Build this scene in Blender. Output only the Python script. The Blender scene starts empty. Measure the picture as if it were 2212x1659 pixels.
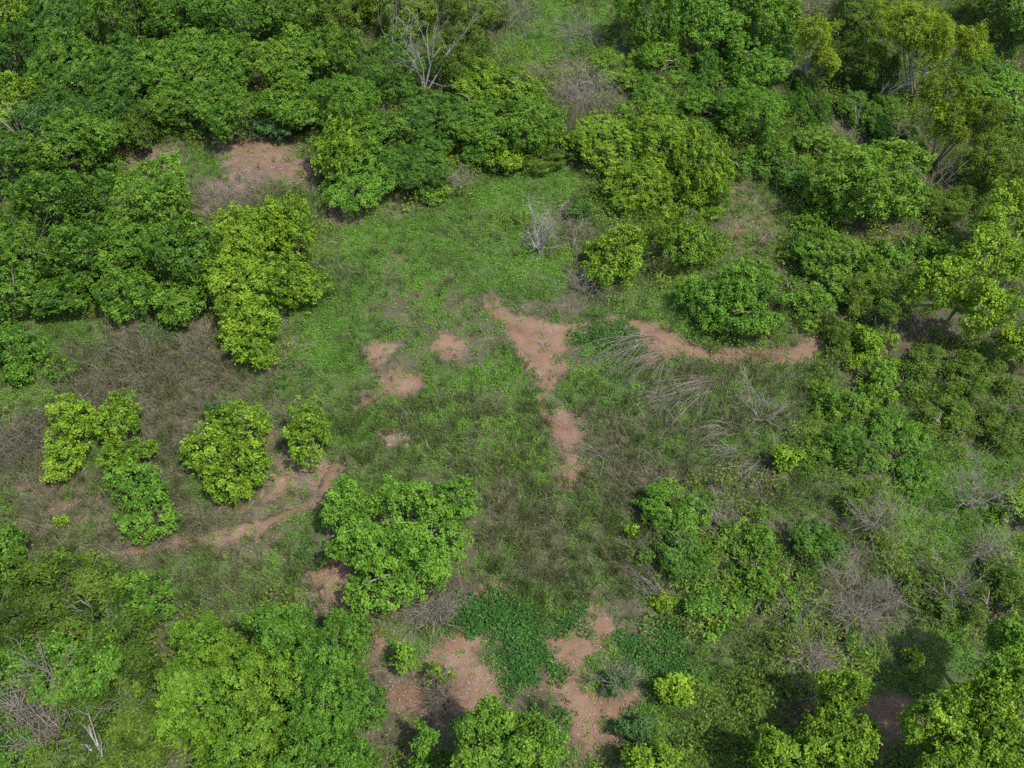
import bpy, math, random
import numpy as np
from mathutils import Vector

# ------------------------------------------------------------------ camera, sky, sun, exposure
SC = bpy.context.scene
COL = SC.collection
R = math.radians
CAM_H, PITCH, HFOV = 24.0, 52.0, 60.0

cam_d = bpy.data.cameras.new('camera')
cam_d.sensor_fit = 'HORIZONTAL'
cam_d.angle = R(HFOV)
cam_d.clip_start, cam_d.clip_end = 0.5, 2000.0
cam = bpy.data.objects.new('camera', cam_d)
COL.objects.link(cam)
cam.location = (0, 0, CAM_H)
cam.rotation_euler = (R(90 - PITCH), 0, 0)
SC.camera = cam

SUN_EL = 63.0
SUN_TO = np.array([0.80, -0.60])                      # horizontal direction towards the sun
world = bpy.data.worlds.new('World')
SC.world = world
world.use_nodes = True
wn = world.node_tree.nodes
wn.clear()
sky = wn.new('ShaderNodeTexSky')
sky.sky_type = 'NISHITA'
sky.sun_disc = False
sky.sun_elevation = R(SUN_EL)
sky.sun_rotation = math.atan2(SUN_TO[0], SUN_TO[1])
sky.air_density, sky.dust_density = 1.0, 2.0
bg = wn.new('ShaderNodeBackground')
bg.inputs['Strength'].default_value = 0.15
wo = wn.new('ShaderNodeOutputWorld')
world.node_tree.links.new(sky.outputs[0], bg.inputs[0])
world.node_tree.links.new(bg.outputs[0], wo.inputs[0])

sun_d = bpy.data.lights.new('sun', 'SUN')
sun_d.energy = 3.3
sun_d.angle = R(1.2)
sun_d.color = (1.0, 0.95, 0.87)
sun = bpy.data.objects.new('sun', sun_d)
COL.objects.link(sun)
tosun = Vector((SUN_TO[0] * math.cos(R(SUN_EL)), SUN_TO[1] * math.cos(R(SUN_EL)), math.sin(R(SUN_EL))))
sun.rotation_euler = (-tosun).to_track_quat('-Z', 'Y').to_euler()
sun.location = (20, -20, 60)

vs = SC.view_settings
vs.view_transform = 'Standard'
vs.look = 'None'
vs.exposure = 1.0
vs.gamma = 1.0
vs.use_curve_mapping = False
SC.render.film_transparent = False
SC.cycles.use_denoising = False                       # keeps the leaf-sized grain of the foliage
SC.cycles.max_bounces = 6
SC.cycles.sample_clamp_indirect = 3.0
SC.cycles.sample_clamp_direct = 6.0
SC.cycles.caustics_reflective = False

# ------------------------------------------------------------------ numpy helpers
rng = np.random.default_rng(11)


def nrm(a):
    return a / np.maximum(np.linalg.norm(a, axis=-1, keepdims=True), 1e-9)


_tab = np.random.default_rng(5).random((8, 256, 256))


def vnoise(x, y, scale, k=0):
    u, v = np.asarray(x) / scale + 977.3, np.asarray(y) / scale + 613.7
    i, j = np.floor(u).astype(int), np.floor(v).astype(int)
    f, g = u - i, v - j
    f, g = f * f * (3 - 2 * f), g * g * (3 - 2 * g)
    t = _tab[k % 8]
    a, b = t[i % 256, j % 256], t[(i + 1) % 256, j % 256]
    c, d = t[i % 256, (j + 1) % 256], t[(i + 1) % 256, (j + 1) % 256]
    return (a * (1 - f) + b * f) * (1 - g) + (c * (1 - f) + d * f) * g


def fbm(x, y, scale, k=0, octs=3):
    s, a, t = 0, 1.0, 0
    for o in range(octs):
        s = s + a * vnoise(x, y, scale / 2 ** o, k + o)
        t += a
        a *= 0.5
    return s / t


def terrain(x, y):
    return 0.9 * (fbm(x, y, 14.0, 0, 2) - 0.5) + 0.16 * (vnoise(x, y, 2.2, 2) - 0.5) + 0.05 * (vnoise(x, y, 0.7, 3) - 0.5)


# the photograph was studied on a 2212 x 1659 grid; rays through that grid meet the terrain
PW, PH = 2212.0, 1659.0
_f = PW / 2 / math.tan(R(HFOV) / 2)
_cp, _sp = math.cos(R(PITCH)), math.sin(R(PITCH))


def ray(px, py):
    a, b = (np.asarray(px, float) - PW / 2) / _f, (PH / 2 - np.asarray(py, float)) / _f
    return np.stack([a, _cp + b * _sp, -_sp + b * _cp], -1)


def ground_at(px, py, up=0.0):
    d = ray(px, py)
    z = np.zeros(np.shape(d)[:-1]) + up
    for _ in range(8):
        t = (z - CAM_H) / d[..., 2]
        x, y = d[..., 0] * t, d[..., 1] * t
        z = terrain(x, y) + up
    return np.stack([x, y, z], -1)


def link(o, parent=None):
    COL.objects.link(o)
    if parent is not None:
        o.parent = parent
    return o


def mesh(name, V, F, mat, tint=None, smooth=False):
    """one mesh from an (n,3) vertex array and an (m,3) or (m,4) face array"""
    V = np.ascontiguousarray(V, np.float32)
    F = np.ascontiguousarray(F, np.int32)
    k = F.shape[1]
    me = bpy.data.meshes.new(name)
    me.vertices.add(len(V))
    me.vertices.foreach_set('co', V.ravel())
    me.loops.add(F.size)
    me.loops.foreach_set('vertex_index', F.ravel())
    me.polygons.add(len(F))
    me.polygons.foreach_set('loop_start', np.arange(0, F.size, k, dtype=np.int32))
    me.polygons.foreach_set('loop_total', np.full(len(F), k, np.int32))
    if smooth:
        me.polygons.foreach_set('use_smooth', np.ones(len(F), bool))
    me.update(calc_edges=True)
    if tint is not None:
        at = me.attributes.new('tint', 'FLOAT', 'POINT')
        at.data.foreach_set('value', np.ascontiguousarray(tint, np.float32))
    me.materials.append(mat)
    return me


def add(name, V, F, mat, tint=None, parent=None, smooth=False):
    return link(bpy.data.objects.new(name, mesh(name, V, F, mat, tint, smooth)), parent)


def leaf_mesh(P, axis, normal, L, W, tint, fold=0.25):
    """folded kite leaves: two triangles meeting on the midrib"""
    axis = nrm(axis)
    side = nrm(np.cross(axis, normal))
    up = np.cross(side, axis)
    L, W = np.asarray(L)[:, None], np.asarray(W)[:, None]
    base, tip = P, P + axis * L - up * L * 0.10
    mid = P + axis * L * 0.42 + up * W * fold
    a, b = mid + side * W * 0.5, mid - side * W * 0.5
    n = len(P)
    V = np.stack([base, a, tip, b], 1).reshape(-1, 3)
    i = np.arange(n)[:, None] * 4
    F = np.concatenate([i + np.array([[0, 1, 2]]), i + np.array([[0, 2, 3]])], 0)
    return V, F, np.repeat(tint, 4)


def arcs(P, D, L, bend, W, tint, seg=3, sides=3, taper=0.35):
    """thin stems as tapering prisms (sides=3) or blades (sides=2): P(t) = P + D L t + bend t^2"""
    n = len(P)
    t = np.linspace(0, 1, seg + 1)
    C = P[:, None] + D[:, None] * L[:, None, None] * t[None, :, None] + bend[:, None] * (t ** 2)[None, :, None]
    s = nrm(np.cross(D, rng.normal(size=(n, 3))))
    u = np.cross(D, s)
    w = W[:, None] * (1 - (1 - taper) * t)[None]
    ang = np.arange(sides) * 2 * math.pi / sides
    ring = s[:, None, None] * np.cos(ang)[None, None, :, None] + u[:, None, None] * np.sin(ang)[None, None, :, None]
    V = (C[:, :, None] + ring * w[:, :, None, None] * 0.5).reshape(-1, 3)
    m = sides if sides > 2 else 1
    base = (np.arange(n) * (seg + 1) * sides)[:, None, None] + (np.arange(seg) * sides)[None, :, None]
    q = np.arange(m)[None, None]
    q2 = (q + 1) % sides
    F = np.stack([base + q, base + q2, base + q2 + sides, base + q + sides], -1).reshape(-1, 4)
    return V, F, np.repeat(tint, (seg + 1) * sides)


def tube(path, radii, sides=6):
    path, radii = np.asarray(path, float), np.asarray(radii, float)
    tan = nrm(np.gradient(path, axis=0))
    ref = np.array([0.31, 0.87, 0.2])
    s = nrm(np.cross(tan, ref))
    u = np.cross(tan, s)
    ang = np.arange(sides) * 2 * math.pi / sides
    V = (path[:, None] + (s[:, None] * np.cos(ang)[None, :, None] + u[:, None] * np.sin(ang)[None, :, None]) * radii[:, None, None]).reshape(-1, 3)
    q = np.arange(sides)
    b = (np.arange(len(path) - 1) * sides)[:, None]
    F = np.stack([b + q, b + (q + 1) % sides, b + (q + 1) % sides + sides, b + q + sides], -1).reshape(-1, 4)
    return V, F


def join(parts):
    Vs, Fs, Ts, o = [], [], [], 0
    for p in parts:
        Vs.append(p[0])
        Fs.append(p[1] + o)
        Ts.append(p[2] if len(p) > 2 else np.full(len(p[0]), 0.5))
        o += len(p[0])
    return np.concatenate(Vs), np.concatenate(Fs), np.concatenate(Ts)


# ------------------------------------------------------------------ materials
def nodes_of(name):
    m = bpy.data.materials.new(name)
    m.use_nodes = True
    m.node_tree.nodes.clear()
    return m, m.node_tree.nodes, m.node_tree.links


def ramp(N, Lk, src, stops):
    r = N.new('ShaderNodeValToRGB')
    e = r.color_ramp.elements
    while len(e) > 1:
        e.remove(e[-1])
    e[0].position, e[0].color = stops[0][0], (*stops[0][1], 1)
    for p, c in stops[1:]:
        x = e.new(p)
        x.color = (*c, 1)
    Lk.new(src, r.inputs[0])
    return r


def math_node(N, Lk, op, a, b=None, clamp=False):
    m = N.new('ShaderNodeMath')
    m.operation = op
    m.use_clamp = clamp
    for i, v in enumerate((a, b)):
        if v is None:
            continue
        if isinstance(v, (int, float)):
            m.inputs[i].default_value = v
        else:
            Lk.new(v, m.inputs[i])
    return m.outputs[0]


def noise(N, Lk, scale, detail=3.0, rough=0.55, coord='Object'):
    tc = N.new('ShaderNodeTexCoord')
    n = N.new('ShaderNodeTexNoise')
    n.inputs['Scale'].default_value = scale
    n.inputs['Detail'].default_value = detail
    n.inputs['Roughness'].default_value = rough
    Lk.new(tc.outputs[coord], n.inputs['Vector'])
    return n.outputs['Fac']


def leaf_material(name, old, mid, young, gloss=0.5, trans=0.32, spread=0.18):
    """foliage: per-leaf tint, slow drift over a crown and from plant to plant, light passing through the blade"""
    m, N, Lk = nodes_of(name)
    at = N.new('ShaderNodeAttribute')
    at.attribute_name = 'tint'
    oi = N.new('ShaderNodeObjectInfo')
    v = math_node(N, Lk, 'ADD', at.outputs['Fac'], math_node(N, Lk, 'MULTIPLY', math_node(N, Lk, 'SUBTRACT', oi.outputs['Random'], 0.5), spread))
    v = math_node(N, Lk, 'ADD', v, math_node(N, Lk, 'MULTIPLY', math_node(N, Lk, 'SUBTRACT', noise(N, Lk, 1.2), 0.5), 0.55))
    ob = N.new('ShaderNodeAttribute')
    ob.attribute_type = 'OBJECT'
    ob.attribute_name = 'bias'
    v = math_node(N, Lk, 'ADD', v, ob.outputs['Fac'])
    ib = N.new('ShaderNodeAttribute')
    ib.attribute_type = 'INSTANCER'
    ib.attribute_name = 'ibias'
    v = math_node(N, Lk, 'ADD', v, ib.outputs['Fac'])
    rp = ramp(N, Lk, v, [(0.08, old), (0.5, mid), (0.95, young)])
    p = N.new('ShaderNodeBsdfPrincipled')
    p.inputs['Roughness'].default_value = gloss
    p.inputs['Specular IOR Level'].default_value = 0.16
    Lk.new(rp.outputs[0], p.inputs['Base Color'])
    tr = N.new('ShaderNodeBsdfTranslucent')
    hs = N.new('ShaderNodeHueSaturation')
    hs.inputs['Hue'].default_value = 0.485
    hs.inputs['Saturation'].default_value = 1.1
    hs.inputs['Value'].default_value = 1.25
    Lk.new(rp.outputs[0], hs.inputs['Color'])
    Lk.new(hs.outputs[0], tr.inputs['Color'])
    mx = N.new('ShaderNodeMixShader')
    mx.inputs[0].default_value = trans
    Lk.new(p.outputs[0], mx.inputs[1])
    Lk.new(tr.outputs[0], mx.inputs[2])
    o = N.new('ShaderNodeOutputMaterial')
    Lk.new(mx.outputs[0], o.inputs[0])
    return m


def bark_material(name, a, b, rough=0.85):
    m, N, Lk = nodes_of(name)
    at = N.new('ShaderNodeAttribute')
    at.attribute_name = 'tint'
    v = math_node(N, Lk, 'ADD', math_node(N, Lk, 'MULTIPLY', at.outputs['Fac'], 0.6), math_node(N, Lk, 'MULTIPLY', noise(N, Lk, 9.0, 5.0), 0.4))
    rp = ramp(N, Lk, v, [(0.2, a), (0.8, b)])
    p = N.new('ShaderNodeBsdfPrincipled')
    p.inputs['Roughness'].default_value = rough
    p.inputs['Specular IOR Level'].default_value = 0.2
    Lk.new(rp.outputs[0], p.inputs['Base Color'])
    o = N.new('ShaderNodeOutputMaterial')
    Lk.new(p.outputs[0], o.inputs[0])
    return m


M = {}
M['yl'] = leaf_material('yellow_green_leaf', (0.051, 0.107, 0.009), (0.114, 0.214, 0.014), (0.226, 0.353, 0.025))
M['md'] = leaf_material('mid_green_leaf', (0.028, 0.075, 0.009), (0.074, 0.162, 0.015), (0.157, 0.279, 0.025))
M['dk'] = leaf_material('deep_green_leaf', (0.020, 0.059, 0.009), (0.050, 0.123, 0.015), (0.109, 0.217, 0.024))
M['gr'] = leaf_material('fresh_green_leaf', (0.029, 0.084, 0.009), (0.077, 0.177, 0.017), (0.153, 0.291, 0.029))
M['fn'] = leaf_material('feathery_leaf', (0.024, 0.056, 0.009), (0.062, 0.118, 0.013), (0.130, 0.200, 0.022), 0.6)
M['ol'] = leaf_material('olive_leaf', (0.064, 0.105, 0.009), (0.132, 0.203, 0.012), (0.220, 0.299, 0.020), 0.6)
M['vn'] = leaf_material('vine_leaf', (0.034, 0.089, 0.008), (0.089, 0.185, 0.014), (0.173, 0.291, 0.024))
M['bl'] = leaf_material('blue_green_leaf', (0.018, 0.052, 0.016), (0.042, 0.102, 0.028), (0.085, 0.160, 0.044), 0.6)
M['cover'] = leaf_material('ground_cover_leaf', (0.044, 0.100, 0.014), (0.100, 0.225, 0.024), (0.180, 0.340, 0.038), 0.6)
M['under'] = leaf_material('undergrowth_leaf', (0.037, 0.071, 0.010), (0.088, 0.150, 0.017), (0.176, 0.251, 0.029), 0.6)
M['creeper'] = leaf_material('creeper_leaf', (0.018, 0.064, 0.012), (0.044, 0.132, 0.022), (0.085, 0.200, 0.036), 0.5)
M['blade'] = leaf_material('grass_blade', (0.046, 0.066, 0.020), (0.092, 0.124, 0.036), (0.165, 0.185, 0.070), 0.6)
M['dry'] = bark_material('dry_stalk', (0.044, 0.040, 0.025), (0.205, 0.184, 0.128))
M['twig'] = bark_material('dead_twig', (0.104, 0.094, 0.072), (0.258, 0.236, 0.186))
M['pale'] = bark_material('weathered_wood', (0.140, 0.128, 0.112), (0.330, 0.310, 0.280))
M['bark'] = bark_material('bark', (0.060, 0.046, 0.036), (0.200, 0.165, 0.130))
M['litter'] = bark_material('fallen_leaf', (0.085, 0.058, 0.042), (0.270, 0.205, 0.160), 0.7)
M['stone'] = bark_material('pale_stone', (0.150, 0.122, 0.098), (0.320, 0.275, 0.230), 0.8)

# ------------------------------------------------------------------ ground regions, outlined on the ground
GX = np.arange(-40, 40.01, 0.25)
GY = np.arange(0.0, 60.01, 0.25)
gx, gy = np.meshgrid(GX, GY)
_wx = gx + 0.9 * (fbm(gx, gy, 1.6, 3, 3) - 0.5) * 1.6
_wy = gy + 0.9 * (fbm(gx, gy, 1.6, 6, 3) - 0.5) * 1.6


def inside(poly):
    P = ground_at(*np.array(poly, float).T)[:, :2]
    r = np.zeros(gx.shape, bool)
    n = len(P)
    lo, hi = P.min(0) - 2, P.max(0) + 2
    j0, j1 = np.searchsorted(GY, lo[1]), np.searchsorted(GY, hi[1])
    i0, i1 = np.searchsorted(GX, lo[0]), np.searchsorted(GX, hi[0])
    X, Y = _wx[j0:j1, i0:i1], _wy[j0:j1, i0:i1]
    s = np.zeros(X.shape, bool)
    for k in range(n):
        (x1, y1), (x2, y2) = P[k], P[(k + 1) % n]
        c = (y1 > Y) != (y2 > Y)
        with np.errstate(divide='ignore', invalid='ignore'):
            s ^= c & (X < (x2 - x1) * (Y - y1) / (y2 - y1) + x1)
    r[j0:j1, i0:i1] = s
    return r


def blur(a, n=2):
    for _ in range(n):
        a = (a + np.roll(a, 1, 0) + np.roll(a, -1, 0) + np.roll(a, 1, 1) + np.roll(a, -1, 1)) / 5
    return a


def strip(pts, w):
    """outline of a track of half-width w (grid units) along a polyline"""
    p = np.array(pts, float)
    t = np.gradient(p, axis=0)
    n = np.stack([-t[:, 1], t[:, 0]], 1)
    n /= np.linalg.norm(n, axis=1, keepdims=True)
    w = np.broadcast_to(np.asarray(w, float), (len(p),))[:, None]
    return np.concatenate([p + n * w, (p - n * w)[::-1]])


def box(x0, y0, x1, y1):
    return [(x0, y0), ((x0 + x1) / 2, y0 - 6), (x1, y0), (x1 + 6, (y0 + y1) / 2), (x1, y1), ((x0 + x1) / 2, y1 + 6), (x0, y1), (x0 - 6, (y0 + y1) / 2)]


SOIL = [
    ([(1030, 640), (1055, 650), (1090, 685), (1160, 690), (1200, 705), (1265, 685), (1262, 720), (1220, 735), (1250, 752), (1205, 760), (1235, 790), (1200, 820), (1165, 865), (1150, 850), (1170, 800), (1155, 765), (1110, 750), (1085, 720)], 1.0),
    (strip([(1270, 700), (1340, 695), (1400, 705), (1450, 740), (1530, 765), (1600, 775), (1680, 775), (1735, 765), (1780, 742)], [10, 14, 16, 16, 14, 12, 13, 12, 7]), 1.1),
    ([(1320, 690), (1380, 680), (1420, 705), (1460, 740), (1430, 785), (1380, 780), (1350, 770), (1410, 745), (1370, 720)], 1.0),
    ([(1165, 890), (1195, 895), (1225, 940), (1250, 990), (1240, 1040), (1220, 1070), (1200, 1040), (1225, 1000), (1190, 940)], 0.95),
    ([(775, 725), (830, 730), (850, 755), (820, 785), (795, 770)], 0.85),
    ([(910, 730), (955, 712), (1000, 740), (985, 775), (945, 775)], 0.9),
    ([(815, 790), (850, 800), (905, 805), (912, 850), (870, 862), (840, 850)], 0.95),
    ([(740, 865), (800, 845), (850, 860), (800, 885)], 0.6),
    ([(825, 575), (860, 580), (865, 610), (840, 610)], 0.6),
    ([(830, 530), (900, 545), (890, 560), (830, 548)], 0.6),
    ([(960, 590), (1010, 600), (1000, 615), (960, 605)], 0.6),
    ([(840, 930), (890, 925), (900, 950), (860, 965), (840, 955)], 0.8),
    ([(930, 1375), (1000, 1355), (1025, 1365), (995, 1420), (1030, 1430), (1095, 1460), (1100, 1490), (1060, 1520), (1010, 1540), (975, 1540), (965, 1470), (930, 1440)], 1.05),
    ([(860, 1480), (930, 1490), (930, 1530), (870, 1520)], 0.85),
    ([(1140, 1372), (1190, 1345), (1300, 1340), (1340, 1370), (1290, 1400), (1235, 1440), (1230, 1480), (1150, 1470), (1190, 1420)], 1.0),
    ([(1225, 1500), (1290, 1500), (1380, 1505), (1370, 1560), (1340, 1630), (1270, 1630), (1200, 1575)], 1.0),
    ([(1210, 1570), (1340, 1570), (1330, 1625), (1250, 1630)], 0.9),
    ([(1370, 1450), (1425, 1460), (1420, 1500), (1360, 1510)], 0.9),
    ([(1020, 1270), (1060, 1255), (1125, 1280), (1110, 1305), (1030, 1310)], 0.9),
    ([(1385, 1400), (1410, 1405), (1410, 1440), (1390, 1430)], 0.8),
    ([(1270, 1250), (1330, 1270), (1300, 1330), (1270, 1330)], 0.5),
    ([(1860, 1500), (1920, 1485), (2000, 1490), (2020, 1470), (1990, 1530), (1920, 1640), (1880, 1680), (1890, 1600), (1860, 1540)], 1.0),
    ([(1690, 1500), (1760, 1490), (1740, 1550), (1680, 1540)], 0.6),
    (strip([(240, 1196), (330, 1182), (400, 1170), (470, 1160), (550, 1138), (630, 1108), (690, 1072), (730, 1000)], [6, 7, 11, 12, 10, 9, 12, 10]), 1.0),
    (strip([(606, 930), (606, 1000), (590, 1055), (540, 1085), (480, 1100)], [7, 9, 12, 10, 8]), 0.9),
    ([(640, 1020), (735, 975), (745, 1050), (680, 1075)], 0.6),
    ([(640, 1195), (700, 1210), (740, 1280), (660, 1260)], 0.5),
    ([(650, 1220), (730, 1225), (745, 1290), (690, 1320)], 0.7),
    ([(780, 1340), (860, 1370), (850, 1430), (790, 1420)], 0.6),
    ([(1560, 400), (1640, 380), (1690, 440), (1660, 560), (1600, 590), (1560, 500)], 0.35),
    ([(1650, 1010), (1700, 1000), (1680, 1110), (1640, 1090)], 0.6),
    ([(1700, 690), (1780, 690), (1790, 720), (1720, 730)], 0.6),
    ([(520, 240), (580, 250), (600, 330), (700, 380), (640, 420), (540, 380), (470, 300)], 0.55),
    ([(20, 1040), (180, 1000), (270, 1070), (180, 1110), (60, 1090)], 0.35),
]
LITTER = [
    (box(265, 320, 400, 370), 0.9), ([(430, 290), (560, 250), (590, 320), (700, 380), (690, 420), (560, 400), (420, 470), (420, 430), (510, 360)], 1.0),
    (box(700, 420, 880, 480), 0.5), (box(460, 1180, 640, 1220), 0.55), (box(640, 1230, 740, 1330), 0.8), (box(620, 985, 740, 1080), 0.7),
    (box(190, 640, 470, 720), 0.5), (box(430, 660, 640, 820), 0.4), (box(860, 1420, 1100, 1530), 0.25), (box(800, 1340, 900, 1480), 0.5),
    (box(1540, 1030, 1640, 1160), 0.5), (box(1700, 1300, 1950, 1400), 0.4), (box(60, 1090, 380, 1170), 0.4),
]
GREEN = [  # bright low cover
    ([(730, 480), (820, 450), (1000, 430), (1080, 380), (1240, 350), (1260, 420), (1120, 480), (1230, 560), (1250, 640), (1100, 640), (1000, 620), (900, 600), (800, 640), (740, 560)], 1.0),
    ([(620, 650), (760, 600), (770, 760), (700, 850), (560, 870), (580, 790), (620, 740)], 1.0),
    ([(60, 700), (200, 690), (215, 740), (130, 830), (70, 900), (0, 880), (0, 840)], 1.0),
    ([(1080, 30), (1200, 40), (1240, 110), (1180, 150), (1070, 120)], 1.0),
    (box(730, 880, 1160, 960), 0.75), (box(880, 790, 1160, 880), 0.7), (box(1260, 700, 1340, 760), 0.9), (box(1220, 780, 1400, 900), 0.8),
    (box(1380, 610, 1500, 700), 0.8), (box(1400, 790, 1800, 1000), 0.7), ([(1850, 1030), (2212, 1000), (2212, 1220), (2060, 1250), (1950, 1150)], 0.9),
    (box(1840, 1320, 2080, 1480), 1.0), (box(1500, 1000, 1850, 1130), 0.7), (box(380, 1200, 640, 1320), 0.75), (box(830, 1340, 960, 1420), 0.8),
    (box(330, 290, 520, 350), 0.7), (box(1080, -20, 1330, 130), 0.9), (box(1590, 420, 1660, 580), 0.7), (box(1260, 1390, 1540, 1620), 0.55), (box(1500, 1380, 1700, 1600), 0.6), (box(560, 440, 730, 640), .6),
]
DRY = [
    ([(130, 760), (300, 700), (450, 720), (500, 800), (540, 860), (380, 900), (400, 1100), (300, 900), (120, 870)], 1.0),
    (box(0, 880, 110, 1150), 1.0), (box(40, 1060, 420, 1190), 1.0), (box(300, 900, 410, 1110), 1.1), (box(380, 1080, 480, 1150), .8),
    (box(1040, 1040, 1400, 1290), 0.35), (box(380, 1190, 720, 1330), 0.45), (box(1440, 790, 1720, 960), 0.7), (box(1300, 920, 1560, 1050), 0.8),
    (box(860, 850, 1060, 1020), 0.4), (box(560, 820, 760, 940), 0.6), (box(420, 400, 690, 480), 0.6), (box(1200, 130, 1340, 250), 0.5), (box(1500, 1280, 2000, 1450), 0.55),
    (box(880, 1200, 1040, 1330), 0.6), (box(1590, 960, 1700, 1130), 0.6), (box(1250, 560, 1340, 640), .6), (box(1230, 1440, 1420, 1540), .4), (box(830, 1480, 960, 1620), .5),
]
BLADE = [
    (box(720, 860, 1180, 1040), 0.8), (box(1040, 1020, 1420, 1300), 1.0), (box(380, 1190, 700, 1330), 1.0), (box(1230, 800, 1560, 1000), 0.7),
    (box(0, 860, 420, 1180), 0.6), (box(130, 720, 520, 870), 0.55), (box(1460, 800, 1760, 1100), 0.5), (box(1140, 1480, 1240, 1600), 0.6), (box(850, 1340, 980, 1400), 0.6), (box(1480, 1380, 1800, 1659), .5),
]
CREEPER = [
    ([(965, 1305), (1030, 1290), (1110, 1292), (1180, 1325), (1165, 1385), (1185, 1420), (1145, 1485), (1095, 1465), (1075, 1405), (1035, 1375), (975, 1358)], 1.0),
    ([(1200, 1310), (1270, 1320), (1260, 1355), (1210, 1355)], 1.0),
    ([(1345, 1360), (1460, 1340), (1500, 1380), (1480, 1450), (1430, 1440), (1410, 1400), (1380, 1400), (1390, 1440), (1390, 1480), (1350, 1470)], 1.0),
    (box(1195, 1400, 1215, 1420), .9), (box(1255, 700, 1350, 740), 0.7), (box(290, 700, 350, 740), 0.7), (box(648, 1192, 685, 1224), 1.0),
    (box(1170, 1540, 1240, 1600), 0.5), (box(1330, 1540, 1420, 1600), .4),
]


def field(regs, base=0.0):
    a = np.full(gx.shape, base)
    for poly, w in regs:
        a = np.where(inside(poly), np.maximum(a, w), a)
    return a


f_soil = np.clip(blur(field(SOIL), 2) * 1.32 - .95 * np.clip(fbm(gx, gy, .8, 2, 3) - .5, 0, 1), 0, 1.1)
f_path = blur(field([SOIL[1], (strip([(1085, 700), (1120, 740), (1160, 770), (1195, 790), (1175, 830), (1155, 862)], [20, 22, 18, 20, 14, 8]), 1.0), (strip([(1155, 862), (1165, 890), (1195, 915), (1225, 960), (1240, 1010), (1225, 1060)], [5, 9, 13, 15, 14, 9]), .95), (strip([(606, 930), (606, 1000), (590, 1055), (540, 1085), (480, 1100)], [7, 9, 12, 10, 8]), .85)]), 1)
f_soil = np.maximum(f_soil, f_path)
f_lit = blur(field(LITTER), 3)
f_green = blur(field(GREEN), 3)
f_dry = blur(field(DRY), 3)
f_blade = blur(field(BLADE), 3)
f_creep = blur(field(CREEPER), 1)
CLEARING = [(0, 690), (210, 690), (300, 700), (450, 700), (480, 800), (600, 800), (640, 680), (700, 600), (720, 470), (420, 430), (270, 370), (270, 320), (520, 300), (560, 240), (640, 300), (690, 400), (840, 440),
            (960, 430), (1080, 370), (1240, 340), (1250, 420), (1100, 470), (1240, 560), (1290, 640), (1480, 620), (1480, 700), (1560, 770), (1790, 740), (1760, 830), (1760, 930), (1660, 1000), (1400, 1010), (1380, 1300), (1500, 1390),
            (1520, 1500), (1420, 1620), (1240, 1659), (840, 1659), (800, 1330), (380, 1330), (250, 1230), (0, 1160)]
open_ground = inside(CLEARING)
for q_ in ([(1560, 400), (1640, 380), (1690, 440), (1660, 560), (1600, 590), (1560, 500)], [(1060, 0), (1340, 0), (1320, 110), (1200, 140), (1060, 130)], [(1860, 1500), (2000, 1490), (1990, 1530), (1920, 1640), (1880, 1680)],
           [(1880, 1030), (2212, 1010), (2212, 1190), (2060, 1230), (1950, 1150)], [(1840, 1340), (2060, 1340), (2050, 1480), (1860, 1480)]):
    open_ground |= inside(q_)
f_under = blur(1.0 - open_ground, 4)
bare = np.clip(f_soil * 1.15, 0, 1)
patch = fbm(gx, gy, 1.3, 1, 3)
patch2 = fbm(gx, gy, 3.2, 4, 2)
d_green = np.clip(0.50 + 0.9 * (patch - 0.5) * 2 + f_green * 0.75 - 0.30 * f_dry, 0.05, 1.15) * (1 - 0.88 * bare) * (1 - .7 * f_lit)
d_dry = np.clip(0.0 + 0.6 * (patch2 - 0.55) + f_dry, 0.02, 1.2) * (1 - 0.92 * bare)
d_blade = np.clip(0.12 + f_blade + .5 * (patch - .5), 0.0, 1.2) * (1 - 0.95 * bare) * (1 - .6 * f_lit)
d_lit = np.clip(0.12 + f_lit + 0.25 * bare + 0.5 * (patch2 - 0.5), 0.02, 1.2)

# ------------------------------------------------------------------ ground sheet
ex = np.array([-900, -500, -250, -120, -70, -50.0])
X1 = np.concatenate([ex, GX, -ex[::-1]])
Y1 = np.concatenate([ex + 30 - 30, GY, 60 - ex[::-1]])
mx_, my_ = np.meshgrid(X1, Y1)
gv = np.stack([mx_, my_, terrain(mx_, my_)], -1).reshape(-1, 3)
nx, ny = len(X1), len(Y1)
idx = np.arange(nx * ny).reshape(ny, nx)
gf = np.stack([idx[:-1, :-1], idx[:-1, 1:], idx[1:, 1:], idx[1:, :-1]], -1).reshape(-1, 4)


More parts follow.
